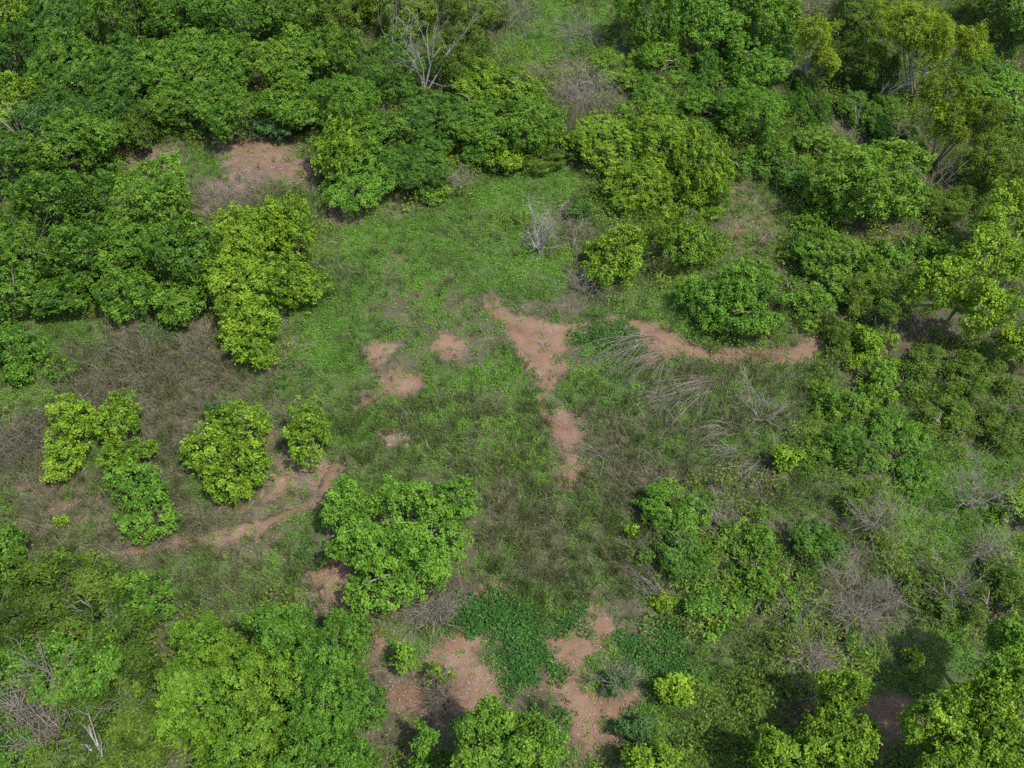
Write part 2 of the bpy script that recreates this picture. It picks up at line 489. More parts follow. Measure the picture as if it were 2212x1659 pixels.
def ground_material():
    m, N, Lk = nodes_of('ground_soil')

    def attr(n):
        a = N.new('ShaderNodeAttribute')
        a.attribute_name = n
        return a.outputs['Fac']
    soil = ramp(N, Lk, noise(N, Lk, 1.1, 6.0, 0.6), [(0.28, (0.090, 0.056, 0.036)), (0.44, (0.140, 0.088, 0.058)), (0.6, (0.170, 0.112, 0.076)), (0.76, (0.212, 0.152, 0.110))])
    earth = ramp(N, Lk, noise(N, Lk, 2.6, 6.0, 0.65), [(0.3, (0.042, 0.042, 0.024)), (0.55, (0.074, 0.068, 0.042)), (0.75, (0.122, 0.106, 0.076))])
    lit = ramp(N, Lk, noise(N, Lk, 22.0, 4.0, 0.75), [(0.32, (0.075, 0.053, 0.040)), (0.5, (0.140, 0.102, 0.080)), (0.68, (0.240, 0.190, 0.155))])
    moss = ramp(N, Lk, noise(N, Lk, 9.0, 5.0, 0.7), [(0.3, (0.028, 0.062, 0.012)), (0.55, (0.058, 0.118, 0.022)), (0.75, (0.092, 0.150, 0.036))])

    def mixc(f, a, b):
        x = N.new('ShaderNodeMix')
        x.data_type = 'RGBA'
        Lk.new(f, x.inputs[0])
        Lk.new(a, x.inputs[6])
        Lk.new(b, x.inputs[7])
        return x.outputs[2]
    edge = math_node(N, Lk, 'MULTIPLY', math_node(N, Lk, 'SUBTRACT', noise(N, Lk, 3.6, 6.0, 0.72), 0.5), 2.1)

    def mask(n, lo=0.3, gain=2.4):
        return math_node(N, Lk, 'MULTIPLY', math_node(N, Lk, 'SUBTRACT', math_node(N, Lk, 'ADD', attr(n), edge), lo), gain, True)
    c = mixc(mask('green', 0.45, 1.5), earth.outputs[0], moss.outputs[0])
    c = mixc(mask('litter', 0.4, 1.6), c, lit.outputs[0])
    c = mixc(mask('soil'), c, soil.outputs[0])
    # scattered pale crumbs and dark specks of debris
    sp = ramp(N, Lk, noise(N, Lk, 60.0, 2.0, 0.6), [(0.30, (0.45, 0.42, 0.40)), (0.42, (1, 1, 1)), (0.66, (1, 1, 1)), (0.74, (1.5, 1.45, 1.4))])
    mu = N.new('ShaderNodeMix')
    mu.data_type = 'RGBA'
    mu.blend_type = 'MULTIPLY'
    mu.inputs[0].default_value = 0.9
    Lk.new(c, mu.inputs[6])
    Lk.new(sp.outputs[0], mu.inputs[7])
    p = N.new('ShaderNodeBsdfPrincipled')
    p.inputs['Roughness'].default_value = 0.95
    p.inputs['Specular IOR Level'].default_value = 0.1
    Lk.new(mu.outputs[2], p.inputs['Base Color'])
    b = N.new('ShaderNodeBump')
    b.inputs['Strength'].default_value = 0.7
    b.inputs['Distance'].default_value = 0.05
    Lk.new(noise(N, Lk, 14.0, 7.0, 0.7), b.inputs['Height'])
    Lk.new(b.outputs[0], p.inputs['Normal'])
    o = N.new('ShaderNodeOutputMaterial')
    Lk.new(p.outputs[0], o.inputs[0])
    return m


GROUND_MAT = ground_material()
g = add('ground', gv, gf, GROUND_MAT, smooth=True)
g['kind'] = 'structure'
g['label'] = 'reddish brown soil of the clearing under weeds and dry grass'
for nm, arr, dflt in (('soil', f_soil, 0.0), ('green', np.clip(d_green + .45 * f_blade + .25 * f_under, 0, 1) * (1 - .9 * np.clip(f_soil, 0, 1)), 0.5), ('litter', np.clip(d_lit, 0, 1), 0.1)):
    full = np.full((ny, nx), dflt)
    full[6:6 + len(GY), 6:6 + len(GX)] = arr
    at = g.data.attributes.new(nm, 'FLOAT', 'POINT')
    at.data.foreach_set('value', full.astype(np.float32).ravel())

def footpath(label, pts, widths, soil=1.0, litter=.2):
    """a trodden strip lying a little proud of the sheet, its ragged edges sinking into it"""
    P = ground_at(*np.array(pts, float).T)[:, :2]
    d = np.r_[0, np.cumsum(np.linalg.norm(np.diff(P, axis=0), axis=1))]
    t = np.arange(0, d[-1], .14)
    # smooth the polyline a little while resampling it
    x, y = np.interp(t, d, P[:, 0]), np.interp(t, d, P[:, 1])
    for _ in range(6):
        x[1:-1], y[1:-1] = (x[:-2] + 2 * x[1:-1] + x[2:]) / 4, (y[:-2] + 2 * y[1:-1] + y[2:]) / 4
    w = np.interp(t, d, widths)
    tx, ty = np.gradient(x), np.gradient(y)
    l = np.hypot(tx, ty)
    nx_, ny_ = -ty / l, tx / l
    rows = []
    for k, (o, dz) in enumerate(((-1, -.03), (-.7, .016), (-.25, .022), (.25, .022), (.7, .016), (1, -.03))):
        jit = 1 + (rng.normal(0, .26, len(t)) if abs(o) > .5 else 0) + .9 * (vnoise(x, y, .6, k) - .5)
        X, Y = x + nx_ * w * o * jit, y + ny_ * w * o * jit
        rows.append(np.stack([X, Y, terrain(X, Y) + dz], -1))
    V = np.stack(rows, 1).reshape(-1, 3)
    n, m = len(t), 6
    q = np.arange(n * m).reshape(n, m)
    F = np.stack([q[:-1, :-1], q[:-1, 1:], q[1:, 1:], q[1:, :-1]], -1).reshape(-1, 4)
    o = add('footpath', V, F, GROUND_MAT, smooth=True)
    o['kind'], o['label'] = 'structure', label
    for nm, val in (('soil', soil), ('green', .0), ('litter', litter)):
        o.data.attributes.new(nm, 'FLOAT', 'POINT').data.foreach_set('value', np.full(len(V), val, np.float32))


footpath('narrow red footpath running right from the bare centre patch', [(1262, 702), (1340, 697), (1400, 708), (1450, 742), (1530, 768), (1600, 778), (1680, 778), (1735, 768), (1785, 742)], [.22, .30, .34, .34, .30, .28, .28, .26, .14])
footpath('trodden soil track running down through the centre of the clearing', [(1050, 660), (1095, 700), (1140, 745), (1195, 790), (1178, 830), (1160, 866), (1172, 892), (1200, 920), (1228, 965), (1240, 1015), (1225, 1065)], [.14, .3, .36, .34, .24, .16, .16, .22, .26, .24, .12])
footpath('pale soil track below the yellow-green bushes at the left', [(240, 1196), (330, 1182), (400, 1170), (470, 1160), (550, 1138), (630, 1108), (690, 1072), (735, 990)], [.10, .16, .24, .26, .22, .2, .24, .14], .55, .75)

# how much of each ground cell the camera's surroundings need (the frame and a few metres round it)
_d = np.stack([gx, gy, terrain(gx, gy) - CAM_H], -1)
_zc = _d[..., 1] * _cp - _d[..., 2] * _sp
_u = _f * _d[..., 0] / _zc + PW / 2
_v = PH / 2 - _f * (_d[..., 1] * _sp + _d[..., 2] * _cp) / _zc
near = (_u > -200) & (_u < PW + 200) & (_v > -150) & (_v < PH + 200)


def scatter(dens, per_m2):
    """random ground points, per_m2 of them where the density is 1"""
    w = (dens * near).ravel()
    n = int(w.sum() * 0.25 * 0.25 * per_m2)
    k = rng.choice(w.size, n, p=w / w.sum())
    x = gx.ravel()[k] + rng.uniform(-.125, .125, n)
    y = gy.ravel()[k] + rng.uniform(-.125, .125, n)
    return np.stack([x, y, terrain(x, y)], -1)


def stuff(o, label):
    o['kind'] = 'stuff'
    o['label'] = label
    return o


def rand_dirs(n, up):
    a = rng.uniform(0, 2 * math.pi, n)
    e = up + 0 * a
    return np.stack([np.cos(a) * np.cos(e), np.sin(a) * np.cos(e), np.sin(e)], -1)


def clump(kind, v):
    """one small tuft, repeated over the ground"""
    if kind == 'weed':
        n = 22
        a, r_ = rng.uniform(0, 6.28, n), .15 * np.sqrt(rng.random(n))
        P = np.stack([r_ * np.cos(a), r_ * np.sin(a), .012 + rng.gamma(2.0, .028, n)], -1)
        return leaf_mesh(P, rand_dirs(n, rng.uniform(-.2, .7, n)), nrm(rng.normal(0, .5, (n, 3)) + [0, 0, 1]), rng.uniform(.035, .085, n), rng.uniform(.022, .055, n), rng.normal(.45, .15, n)) + ('cover',)
    if kind == 'creeper':
        n = 34
        a, r_ = rng.uniform(0, 6.28, n), .17 * np.sqrt(rng.random(n))
        P = np.stack([r_ * np.cos(a), r_ * np.sin(a), .02 + rng.gamma(2.0, .035, n)], -1)
        return leaf_mesh(P, rand_dirs(n, rng.uniform(-.2, .8, n)), nrm(rng.normal(0, .5, (n, 3)) + [0, 0, 1]), rng.uniform(.05, .10, n), rng.uniform(.022, .045, n), rng.normal(.5, .18, n)) + ('creeper',)
    if kind == 'scrub':
        n = 62
        u_, w_ = rng.normal(0, .6, (n, 2)), rng.random(n) ** .6
        hh = (.45, .7, .9, .6)[v]
        P = np.stack([u_[:, 0] * .34, u_[:, 1] * .34, .04 + w_ * hh * np.exp(-(u_ ** 2).sum(1) * .7)], -1)
        return leaf_mesh(P, rand_dirs(n, rng.uniform(-.5, .6, n)), nrm(rng.normal(0, .55, (n, 3)) + [0, 0, 1]), rng.uniform(.06, .12, n), rng.uniform(.028, .065, n), rng.normal(.45, .17, n)) + ('under',)
    if kind == 'blade':
        n = 16
        P = np.concatenate([rng.normal(0, .07, (n, 2)), np.zeros((n, 1)) - .02], 1)
        L = rng.uniform(.25, .75, n)
        return arcs(P, rand_dirs(n, rng.uniform(1.0, 1.5, n)), L, np.stack([rng.normal(0, .12, n), rng.normal(0, .12, n), -rng.uniform(0, .3, n) * L], -1), rng.uniform(.010, .021, n), np.clip(rng.normal(.45, .28, n), 0, 1), 3, 2) + ('blade',)
    n = 13
    P = np.concatenate([rng.normal(0, .10, (n, 2)), np.zeros((n, 1)) - .02], 1)
    L = rng.uniform(.35, 1.05, n)
    D = nrm(np.array([.35, .1, 1.0]) + rng.normal(0, .38, (n, 3)))
    return arcs(P, D, L, np.stack([rng.normal(.1, .2, n), rng.normal(0, .2, n), -rng.uniform(.05, .75, n) * L], -1), rng.uniform(.007, .017, n), np.clip(rng.normal(.45, .3, n), 0, 1.2), 4, 2) + ('dry',)


def tufts(name, label, kind, P, scl, bias=None):
    """ground growth nobody could count: one object whose points carry small tufts"""
    n = len(P)
    me = bpy.data.meshes.new(name)
    me.vertices.add(n)
    me.vertices.foreach_set('co', np.ascontiguousarray(P, np.float32).ravel())
    rot = np.stack([rng.normal(0, .12, n), rng.normal(0, .12, n), rng.uniform(0, 6.28, n) if kind != 'dry' else fbm(P[:, 0], P[:, 1], 3.0, 5, 2) * 14 + rng.normal(0, .5, n)], -1)
    sv = np.stack([scl * rng.uniform(.8, 1.2, n), scl * rng.uniform(.8, 1.2, n), scl * rng.uniform(.7, 1.3, n)], -1)
    for nm, ty, arr in (('rotv', 'FLOAT_VECTOR', rot), ('sclv', 'FLOAT_VECTOR', sv)):
        me.attributes.new(nm, ty, 'POINT').data.foreach_set('vector', np.ascontiguousarray(arr, np.float32).ravel())
    me.attributes.new('ibias', 'FLOAT', 'POINT').data.foreach_set('value', (np.zeros(n) if bias is None else bias).astype(np.float32))
    me.attributes.new('vid', 'INT', 'POINT').data.foreach_set('value', rng.integers(0, 4, n).astype(np.int32))
    o = link(bpy.data.objects.new(name, me))
    gt = bpy.data.node_groups.new(name + '_tufts', 'GeometryNodeTree')
    gt.interface.new_socket('Geometry', in_out='INPUT', socket_type='NodeSocketGeometry')
    gt.interface.new_socket('Geometry', in_out='OUTPUT', socket_type='NodeSocketGeometry')
    N, Lk = gt.nodes, gt.links
    gi, go, ip, jn = N.new('NodeGroupInput'), N.new('NodeGroupOutput'), N.new('GeometryNodeInstanceOnPoints'), N.new('GeometryNodeJoinGeometry')
    for v in range(4):
        V, F, T, mt = clump(kind, v)
        src = bpy.data.objects.new(name + '_tuft', mesh(name + '_tuft', V, F, M[mt], T))
        oi = N.new('GeometryNodeObjectInfo')
        oi.inputs['Object'].default_value = src
        oi.inputs['As Instance'].default_value = True
        Lk.new(oi.outputs['Geometry'], jn.inputs[0])

    def named(nm, ty):
        a = N.new('GeometryNodeInputNamedAttribute')
        a.data_type = ty
        a.inputs['Name'].default_value = nm
        return a.outputs['Attribute']
    Lk.new(gi.outputs[0], ip.inputs['Points'])
    Lk.new(jn.outputs[0], ip.inputs['Instance'])
    ip.inputs['Pick Instance'].default_value = True
    Lk.new(named('vid', 'INT'), ip.inputs['Instance Index'])
    Lk.new(named('rotv', 'FLOAT_VECTOR'), ip.inputs['Rotation'])
    Lk.new(named('sclv', 'FLOAT_VECTOR'), ip.inputs['Scale'])
    Lk.new(ip.outputs[0], go.inputs[0])
    o.modifiers.new('tufts', 'NODES').node_group = gt
    return stuff(o, label)


P = scatter(d_green * (1 - .3 * f_under), 52)
n = len(P)
tufts('ground_cover', 'bright green carpet of low weeds over the clearing', 'weed', P, rng.uniform(.5, 1.0, n), .9 * (fbm(P[:, 0], P[:, 1], 1.6, 2, 3) - .47) + rng.normal(0, .08, n))
P = scatter(np.clip(f_creep * 1.3, 0, 1) * (0.75 + .5 * (patch > .45)), 42)
tufts('creeper', 'dark green creeping herb spread over the bare red soil', 'creeper', P, rng.uniform(.7, 1.4, len(P)), rng.normal(0, .1, len(P)))
P = scatter(d_blade, 24)
n = len(P)
tufts('grass', 'thin standing grass, half green and half straw coloured', 'blade', P, rng.uniform(.55, 1.15, n), .8 * (fbm(P[:, 0], P[:, 1], 1.2, 4, 2) - .5) + rng.normal(0, .1, n))
P = scatter(np.clip(d_dry + .30 * f_under * (patch2 > .48), 0, 1.2), 19)
n = len(P)
tufts('dry_grass', 'grey brown dry stalks standing and lying among the weeds', 'dry', P, rng.uniform(.55, 1.15, n))
P = scatter(f_under * np.clip(.5 + 2.2 * (patch - .42), .1, 1.2), 7.5)
n = len(P)
tufts('undergrowth', 'tangled green undergrowth filling the gaps between the bushes', 'scrub', P, rng.uniform(.5, 1.25, n), .07 + .9 * (fbm(P[:, 0], P[:, 1], 1.8, 6, 2) - .47) + rng.normal(0, .1, n))

# fallen leaves and crumbs on the soil
P = scatter(d_lit, 120)
n = len(P)
P[:, 2] += .012
t = np.clip(rng.normal(.5, .25, n), 0, 1)
stuff(add('leaf_litter', *leaf_mesh(P, rand_dirs(n, 0.1), nrm(rng.normal(0, .3, (n, 3)) + [0, 0, 1]), rng.uniform(.04, .10, n), rng.uniform(.02, .045, n), t)[:2], M['litter'], np.repeat(t, 4)),
      'pale fallen leaves strewn over the ground')

# small pale pebbles on the bare soil
P = scatter(np.clip(f_soil + .4 * f_lit, 0, 1), 7.0)
n = len(P)
_o = np.array([[1, 0, 0], [-1, 0, 0], [0, 1, 0], [0, -1, 0], [0, 0, .7], [0, 0, -.7]], float)
_of = np.array([[0, 2, 4], [2, 1, 4], [1, 3, 4], [3, 0, 4], [2, 0, 5], [1, 2, 5], [3, 1, 5], [0, 3, 5]])
r = rng.gamma(2.5, .0045, n) + .006
V = (P[:, None] + _o[None] * r[:, None, None] * rng.uniform(.6, 1.3, (n, 6, 1))).reshape(-1, 3)
F = (np.arange(n)[:, None, None] * 6 + _of[None]).reshape(-1, 3)
stuff(add('gravel', V, F, M['stone'], np.repeat(rng.random(n), 6)), 'pale pebbles scattered over the bare soil')

# ------------------------------------------------------------------ plants
#        leaf length, width, spray radius, cover of the shell, leaves per area, droop
SPEC = {
    'yl': (.086, .053, .115, 1.12, 1.30, .45), 'md': (.084, .053, .115, 1.12, 1.28, .45), 'dk': (.074, .048, .105, 1.12, 1.25, .40),
    'gr': (.078, .050, .110, 1.12, 1.28, .40), 'fn': (.112, .034, .160, 1.15, 1.00, .30), 'ol': (.104, .034, .150, 1.20, 1.08, .30),
    'vn': (.075, .054, .110, 1.10, 1.30, .25), 'bl': (.100, .036, .130, 1.25, 1.15, .30),
}
N_LEAF = 0


def lobe_from_box(b, h, clr):
    """an ellipsoid of height h whose outline seen from the camera fills the box"""
    x0, y0, x1, y1 = b[:4]
    h = b[4] if len(b) > 4 else h
    clr = b[5] if len(b) > 5 else clr
    xc, yc = (x0 + x1) / 2, (y0 + y1) / 2
    c = ground_at(xc, yc, clr + h / 2)
    d = ray(xc, yc)
    dist = (CAM_H - c[2]) / -d[2]
    k = dist / _f                                     # metres per grid unit across the view
    th = math.atan2(-d[2], d[1])
    k2 = k * math.hypot(d[1], d[2])
    a = max((x1 - x0) / 2 * k, .12)
    v2 = ((y1 - y0) / 2 * k2) ** 2 - (h / 2 * math.cos(th)) ** 2
    bb = math.sqrt(max(v2, (a * .45) ** 2)) / math.sin(th)
    return c, np.array([a, min(bb, a * 2.2), h / 2])


_k3 = rng.normal(size=(9, 3))
_k3 = _k3 / np.linalg.norm(_k3, axis=1, keepdims=True) * (2 * math.pi / np.array([.45, .55, .65, .8, .95, 1.1, 1.4, 1.7, 2.1]))[:, None]
_p3 = rng.uniform(0, 6.28, 9)


def noise3(p, off=0.0):
    return np.sin(p @ _k3.T + _p3 + off).sum(1) / 3.0


def crown_leaves(sp, lobes, dens=1.0, size=1.0, bias=0.0, floor=None):
    """shoots on an uneven shell, each a small irregular spray of leaves; gaps stay open between them"""
    L0, W0, R0, cov, lai, droop = SPEC[sp]
    L0, W0, R0 = L0 * size, W0 * size, R0 * size
    PP, NN, RR, TT = [], [], [], []
    off = rng.uniform(0, 6.28)
    for c, r in lobes:
        R1 = R0 * min(1.0, .5 * r.min() / R0 + .2)
        area = 4 * math.pi * (((r[0] * r[1]) ** 1.6 + (r[0] * r[2]) ** 1.6 + (r[1] * r[2]) ** 1.6) / 3) ** (1 / 1.6) * .72
        n = max(int(area * cov * dens / (math.pi * R1 * R1)), 8)
        q = nrm(rng.normal(size=(n * 2, 3)))
        q = q[q[:, 2] > rng.uniform(-.75, -.1, len(q))][:n]
        nz = noise3(c + q * r, off)
        shoot = np.where(rng.random(len(q)) < .14, rng.uniform(.04, .24, len(q)), 0)
        rad = .82 + .16 * nz + rng.normal(0, .08, len(q)) + shoot
        p = c + q * r * rad[:, None]
        keep = rng.random(len(q)) < np.clip(.97 + .45 * nz, .25, 1)
        for c2, r2 in lobes:
            if c2 is not c:
                keep &= np.linalg.norm((p - c2) / r2, axis=1) > .66
        p, q, nz = p[keep], q[keep], nz[keep]
        PP.append(p)
        NN.append(nrm(.6 * nrm(q / r) + [.05, -.05, .6] + rng.normal(0, .3, p.shape)))
        RR.append(R1 * rng.uniform(.6, 1.45, len(p)))
        TT.append(np.clip(rng.normal(.46 + bias, .15, len(p)) + .10 * nz, 0, 1))
        m = int(len(p) * .20)                          # leaves further in, on older wood
        q2 = nrm(rng.normal(size=(m, 3)))
        p2 = c + q2 * r * rng.uniform(.35, .74, (m, 1))
        PP.append(p2)
        NN.append(nrm(np.array([0, 0, 1.]) + rng.normal(0, .5, p2.shape)))
        RR.append(np.full(m, R1))
        TT.append(np.clip(rng.normal(.36 + bias, .14, m), 0, 1))
    P, Nn, Rr, Tt = np.concatenate(PP), np.concatenate(NN), np.concatenate(RR), np.concatenate(TT)
    per = np.maximum((lai * math.pi * Rr ** 2 / (.5 * L0 * W0) * rng.uniform(.5, 1.4, len(P))).astype(int), 3)
    k = np.repeat(np.arange(len(P)), per)
    n = len(k)
    nn = Nn[k]
    s = nrm(np.cross(nn, [.3, .9, .1]))
    u = np.cross(nn, s)
    phi = rng.uniform(0, 2 * math.pi, n)
    rho = np.abs(rng.normal(0, .62, n))
    e = s * np.cos(phi)[:, None] + u * np.sin(phi)[:, None]
    pos = P[k] + (e * rho[:, None] - nn * (.30 * rho ** 2)[:, None] + nn * rng.normal(0, .32, (n, 1))) * Rr[k][:, None]
    low = (terrain(pos[:, 0], pos[:, 1]) if floor is None else floor) + .03
    pos[:, 2] = np.maximum(pos[:, 2], low)
    phi2 = phi + rng.normal(0, 1.6, n)
    ax = s * np.cos(phi2)[:, None] + u * np.sin(phi2)[:, None] + nn * (.25 - droop * rho)[:, None] + rng.normal(0, .22, (n, 3)) + [0, 0, -.10]
    ln = nn + rng.normal(0, .50, (n, 3))
    t = Tt[k] + rng.normal(0, .15, n) + np.where(rng.random(n) < .04, .45, 0)
    ax = nrm(ax)
    return leaf_mesh(pos - ax * L0 * .3, ax, ln, L0 * rng.uniform(.65, 1.3, n), W0 * rng.uniform(.65, 1.3, n), t)


def stems(base, lobes, thick, n_main=3, pale=False):
    parts = []
    top = np.mean([c for c, r in lobes], 0)
    for c, r in lobes:
        for _ in range(max(1, n_main // len(lobes))):
            o = base + [rng.uniform(-.12, .12), rng.uniform(-.1, .1), -.12]
            e = c + rng.uniform(-.4, .4, 3) * r
            m = (o + e) / 2 + rng.normal(0, .12, 3) * np.linalg.norm(e - o) * .5
            m[2] = o[2] + (e[2] - o[2]) * rng.uniform(.5, .7)
            tt = np.linspace(0, 1, 6)[:, None]
            path = (1 - tt) ** 2 * o + 2 * tt * (1 - tt) * m + tt ** 2 * e
            rad = thick * np.linspace(1, .35, 6)
            parts.append((*tube(path, rad, 6), np.full(36, rng.random())))
            for k in range(5):
                s0 = path[rng.integers(2, 6)]
                q = nrm(rng.normal(size=3) + [0, 0, .35])
                e2 = c + q * r * .86
                p2 = np.array([s0, (s0 + e2) / 2 + [0, 0, .1], e2])
                parts.append((*tube(p2, thick * np.array([.45, .3, .14]), 5), np.full(15, rng.random())))
    return join(parts)


def billows(c, r, sub, rough=1.0):
    """a core and uneven smaller billows round it"""
    if sub <= 1 or r[0] < .35:
        return [(c, r)]
    out = [(c - [0, 0, r[2] * .12], r * [.78, .78, .84])]
    a0 = rng.uniform(0, 6.28)
    for i in range(sub + 1):
        a = a0 + i * 2 * math.pi / (sub + 1) + rng.normal(0, .4)
        e = rng.uniform(-.4, .9)
        q = np.array([math.cos(a) * math.cos(e), math.sin(a) * math.cos(e), math.sin(e)])
        s = rng.uniform(.26, .54)
        out.append((c + q * r * (1.02 - s * .85) * rng.uniform(.9, 1.1), r * s * rng.uniform(.75, 1.25, 3)))
    return out


def plant_root(name, label, cat, group, base):
    root = bpy.data.objects.new(name, None)
    root.empty_display_size = .2
    link(root)
    root.location = base
    root['label'], root['category'] = label, cat
    if group:
        root['group'] = group
    return root


PROTO = {}


def proto(sp, cls, v, loose=False):
    """crown and trunk meshes shared by the thicket shrubs of one kind and size"""
    global N_LEAF
    key = (sp, cls, v, loose)
    if key not in PROTO:
        r = np.array([cls, cls, cls * .95])
        if loose:                                      # open scrub: many small separate billows
            lobes = []
            for i in range(13):
                q = rng.normal(size=2)
                q *= math.sqrt(rng.random()) / np.linalg.norm(q)
                k = rng.uniform(.20, .40)
                lobes.append((np.array([q[0] * .85, q[1] * .85, rng.uniform(.35, 1.0) * (2 - .9 * (q ** 2).sum()) * .6]) * r, r * k * rng.uniform(.7, 1.3, 3)))
        else:
            lobes = billows(np.array([0, 0, r[2] * 1.02]), r, 5)
        V, F, T = crown_leaves(sp, lobes, .8 if loose else .92, .92 if loose else 1.0, 0.0, floor=0.0)
        N_LEAF += len(T) // 4
        cm = mesh('crown', V, F, M[sp], T)
        V, F, T = stems(np.zeros(3), lobes[:3], .03 + .012 * cls, 3)
        PROTO[key] = (cm, mesh('trunk', V, F, M['bark'], T, True))
    return PROTO[key]


def plant(sp, label, h, boxes, clr=0.05, name='shrub', cat='shrub', group=None, dens=1.0, size=1.0, bias=0.0, thick=None, bark='bark', sub=4, share=None, loose=False):
    """a living shrub or tree: an Empty at its foot with trunk and crown"""
    global N_LEAF
    if share is None:
        share = group is not None and len(boxes) == 1 and group[:6] != 'yellow'
    if group and group[:6] != 'yellow':
        h *= .72 if loose else .8 * rng.uniform(.78, 1.3)
    if share:
        c, r = lobe_from_box(boxes[0], h, clr)
        r = r * (1.12 if loose else 1.14)
        m = (r[0] * r[1]) ** .5
        cls = min((.8, 1.25, 1.8), key=lambda q: abs(math.log(q / m)))
        v = int(rng.integers(0, 2)) if sp == 'md' and not loose else 0
        base = np.array([c[0], c[1], float(terrain(c[0], c[1]))])
        root = plant_root(name, label, cat, group, base)
        cm, tm = proto(sp, cls, v, loose)
        sx, sy, sz = r[0] / cls, r[1] / cls, (clr + h) / (cls * .95 * 2)
        if abs(math.log(sx / sy)) < .3:
            rz = rng.uniform(0, 6.28)
        else:
            rz = float(rng.integers(0, 2)) * math.pi
        for nm, me in (('crown', cm), ('trunk', tm)):
            o = link(bpy.data.objects.new(nm, me), root)
            o.scale = (sx * (1 if rng.random() < .5 else -1) if nm == 'crown' else sx, sy, sz)
            o.rotation_euler = (rng.normal(0, .07), rng.normal(0, .07), rz) if nm == 'crown' else (0, 0, rz)
            if nm == 'crown':
                o['bias'] = bias
        return root
    lobes = []
    for b in boxes:
        c, r = lobe_from_box(b, h, clr)
        lobes += billows(c, r * (1.0 if sub == 1 else 1.04), sub)
    cs = np.array([c for c, r in lobes])
    f = cs[:, :2].mean(0)
    base = np.array([f[0], f[1], float(terrain(f[0], f[1]))])
    root = plant_root(name, label, cat, group, base)
    V, F, T = crown_leaves(sp, lobes, dens, size, 0.0)
    N_LEAF += len(T) // 4
    o = add('crown', V - base, F, M[sp], T, root)
    o['bias'] = bias
    th = thick or max(.02, .022 * (h + clr))
    big = sorted(lobes, key=lambda q: -q[1].prod())[:max(1, min(4, len(boxes) + 1))]
    V, F, T = stems(base, big, th, 3)
    add('trunk', V - base, F, M[bark], T, root, True)
    return root


def limb(o, d, length, r0, depth, out, spread=.55, gravity=.04, kids=3):
    """one woody limb and everything that grows from it"""
    n = 5 if depth > 1 else (4 if depth else 3)
    pts = [np.array(o, float)]
    dd = nrm(np.array(d, float))
    for i in range(n):
        dd = nrm(dd + rng.normal(0, .13, 3) + [0, 0, gravity])
        pts.append(pts[-1] + dd * length / n)
    rad = np.maximum(np.linspace(r0, r0 * (.45 if depth else .25), n + 1), .0036)
    sd = 6 if r0 > .03 else (4 if r0 > .012 else 3)
    out.append((*tube(pts, rad, sd), np.full((n + 1) * sd, np.clip(rng.normal(.55, .2), 0, 1))))
    if depth:
        for i in range(kids + (depth < 2)):
            j = rng.integers(n // 2, n + 1)
            q = nrm(dd + rng.normal(0, spread, 3))
            limb(pts[j], q, length * rng.uniform(.5, .8), rad[j] * .72, depth - 1, out, spread, gravity, kids)


def bare_plant(label, boxx, h, mains=6, depth=3, r0=.04, mat='twig', name='dead_shrub', cat='dead shrub', lean=(0, 0), spread=.5, flare=.8, kids=3, group=None, foot=None):
    """a leafless shrub or tree, each main limb its own part"""
    x0, y0, x1, y1 = boxx
    px, py = foot or ((x0 + x1) / 2, y1)
    base = ground_at(px, py)
    d = ray(px, py)
    k = (CAM_H - base[2]) / -d[2] / _f
    w = (x1 - x0) * k / 2
    root = bpy.data.objects.new(name, None)
    root.empty_display_size = .2
    link(root)
    root.location = base
    root['label'], root['category'] = label, cat
    if group:
        root['group'] = group
    V, F = tube([[0, 0, -.2], [0, 0, .02], [lean[0] * .1, lean[1] * .1, .12 + h * .04]], [r0 * 1.5, r0 * 1.25, r0], 7)
    add('trunk', V, F, M[mat], np.full(len(V), .5), root, True)
    for i in range(mains):
        a = i * 2 * math.pi / mains + rng.normal(0, .35)
        fl = flare * rng.uniform(.45, 1.1) * w / h
        dirn = nrm(np.array([math.cos(a) * fl + lean[0], math.sin(a) * fl * .9 + lean[1], 1.0]))
        out = []
        limb([lean[0] * .08, lean[1] * .08, .08 + h * .03], dirn, math.hypot(h, w * .6) * rng.uniform(.42, .62), r0 * rng.uniform(.55, .95), depth, out, spread, .05, kids)
        V, F, T = join([(v, f, t) for v, f, t in out])
        add('branch', V, F, M[mat], T, root, True)
    return root


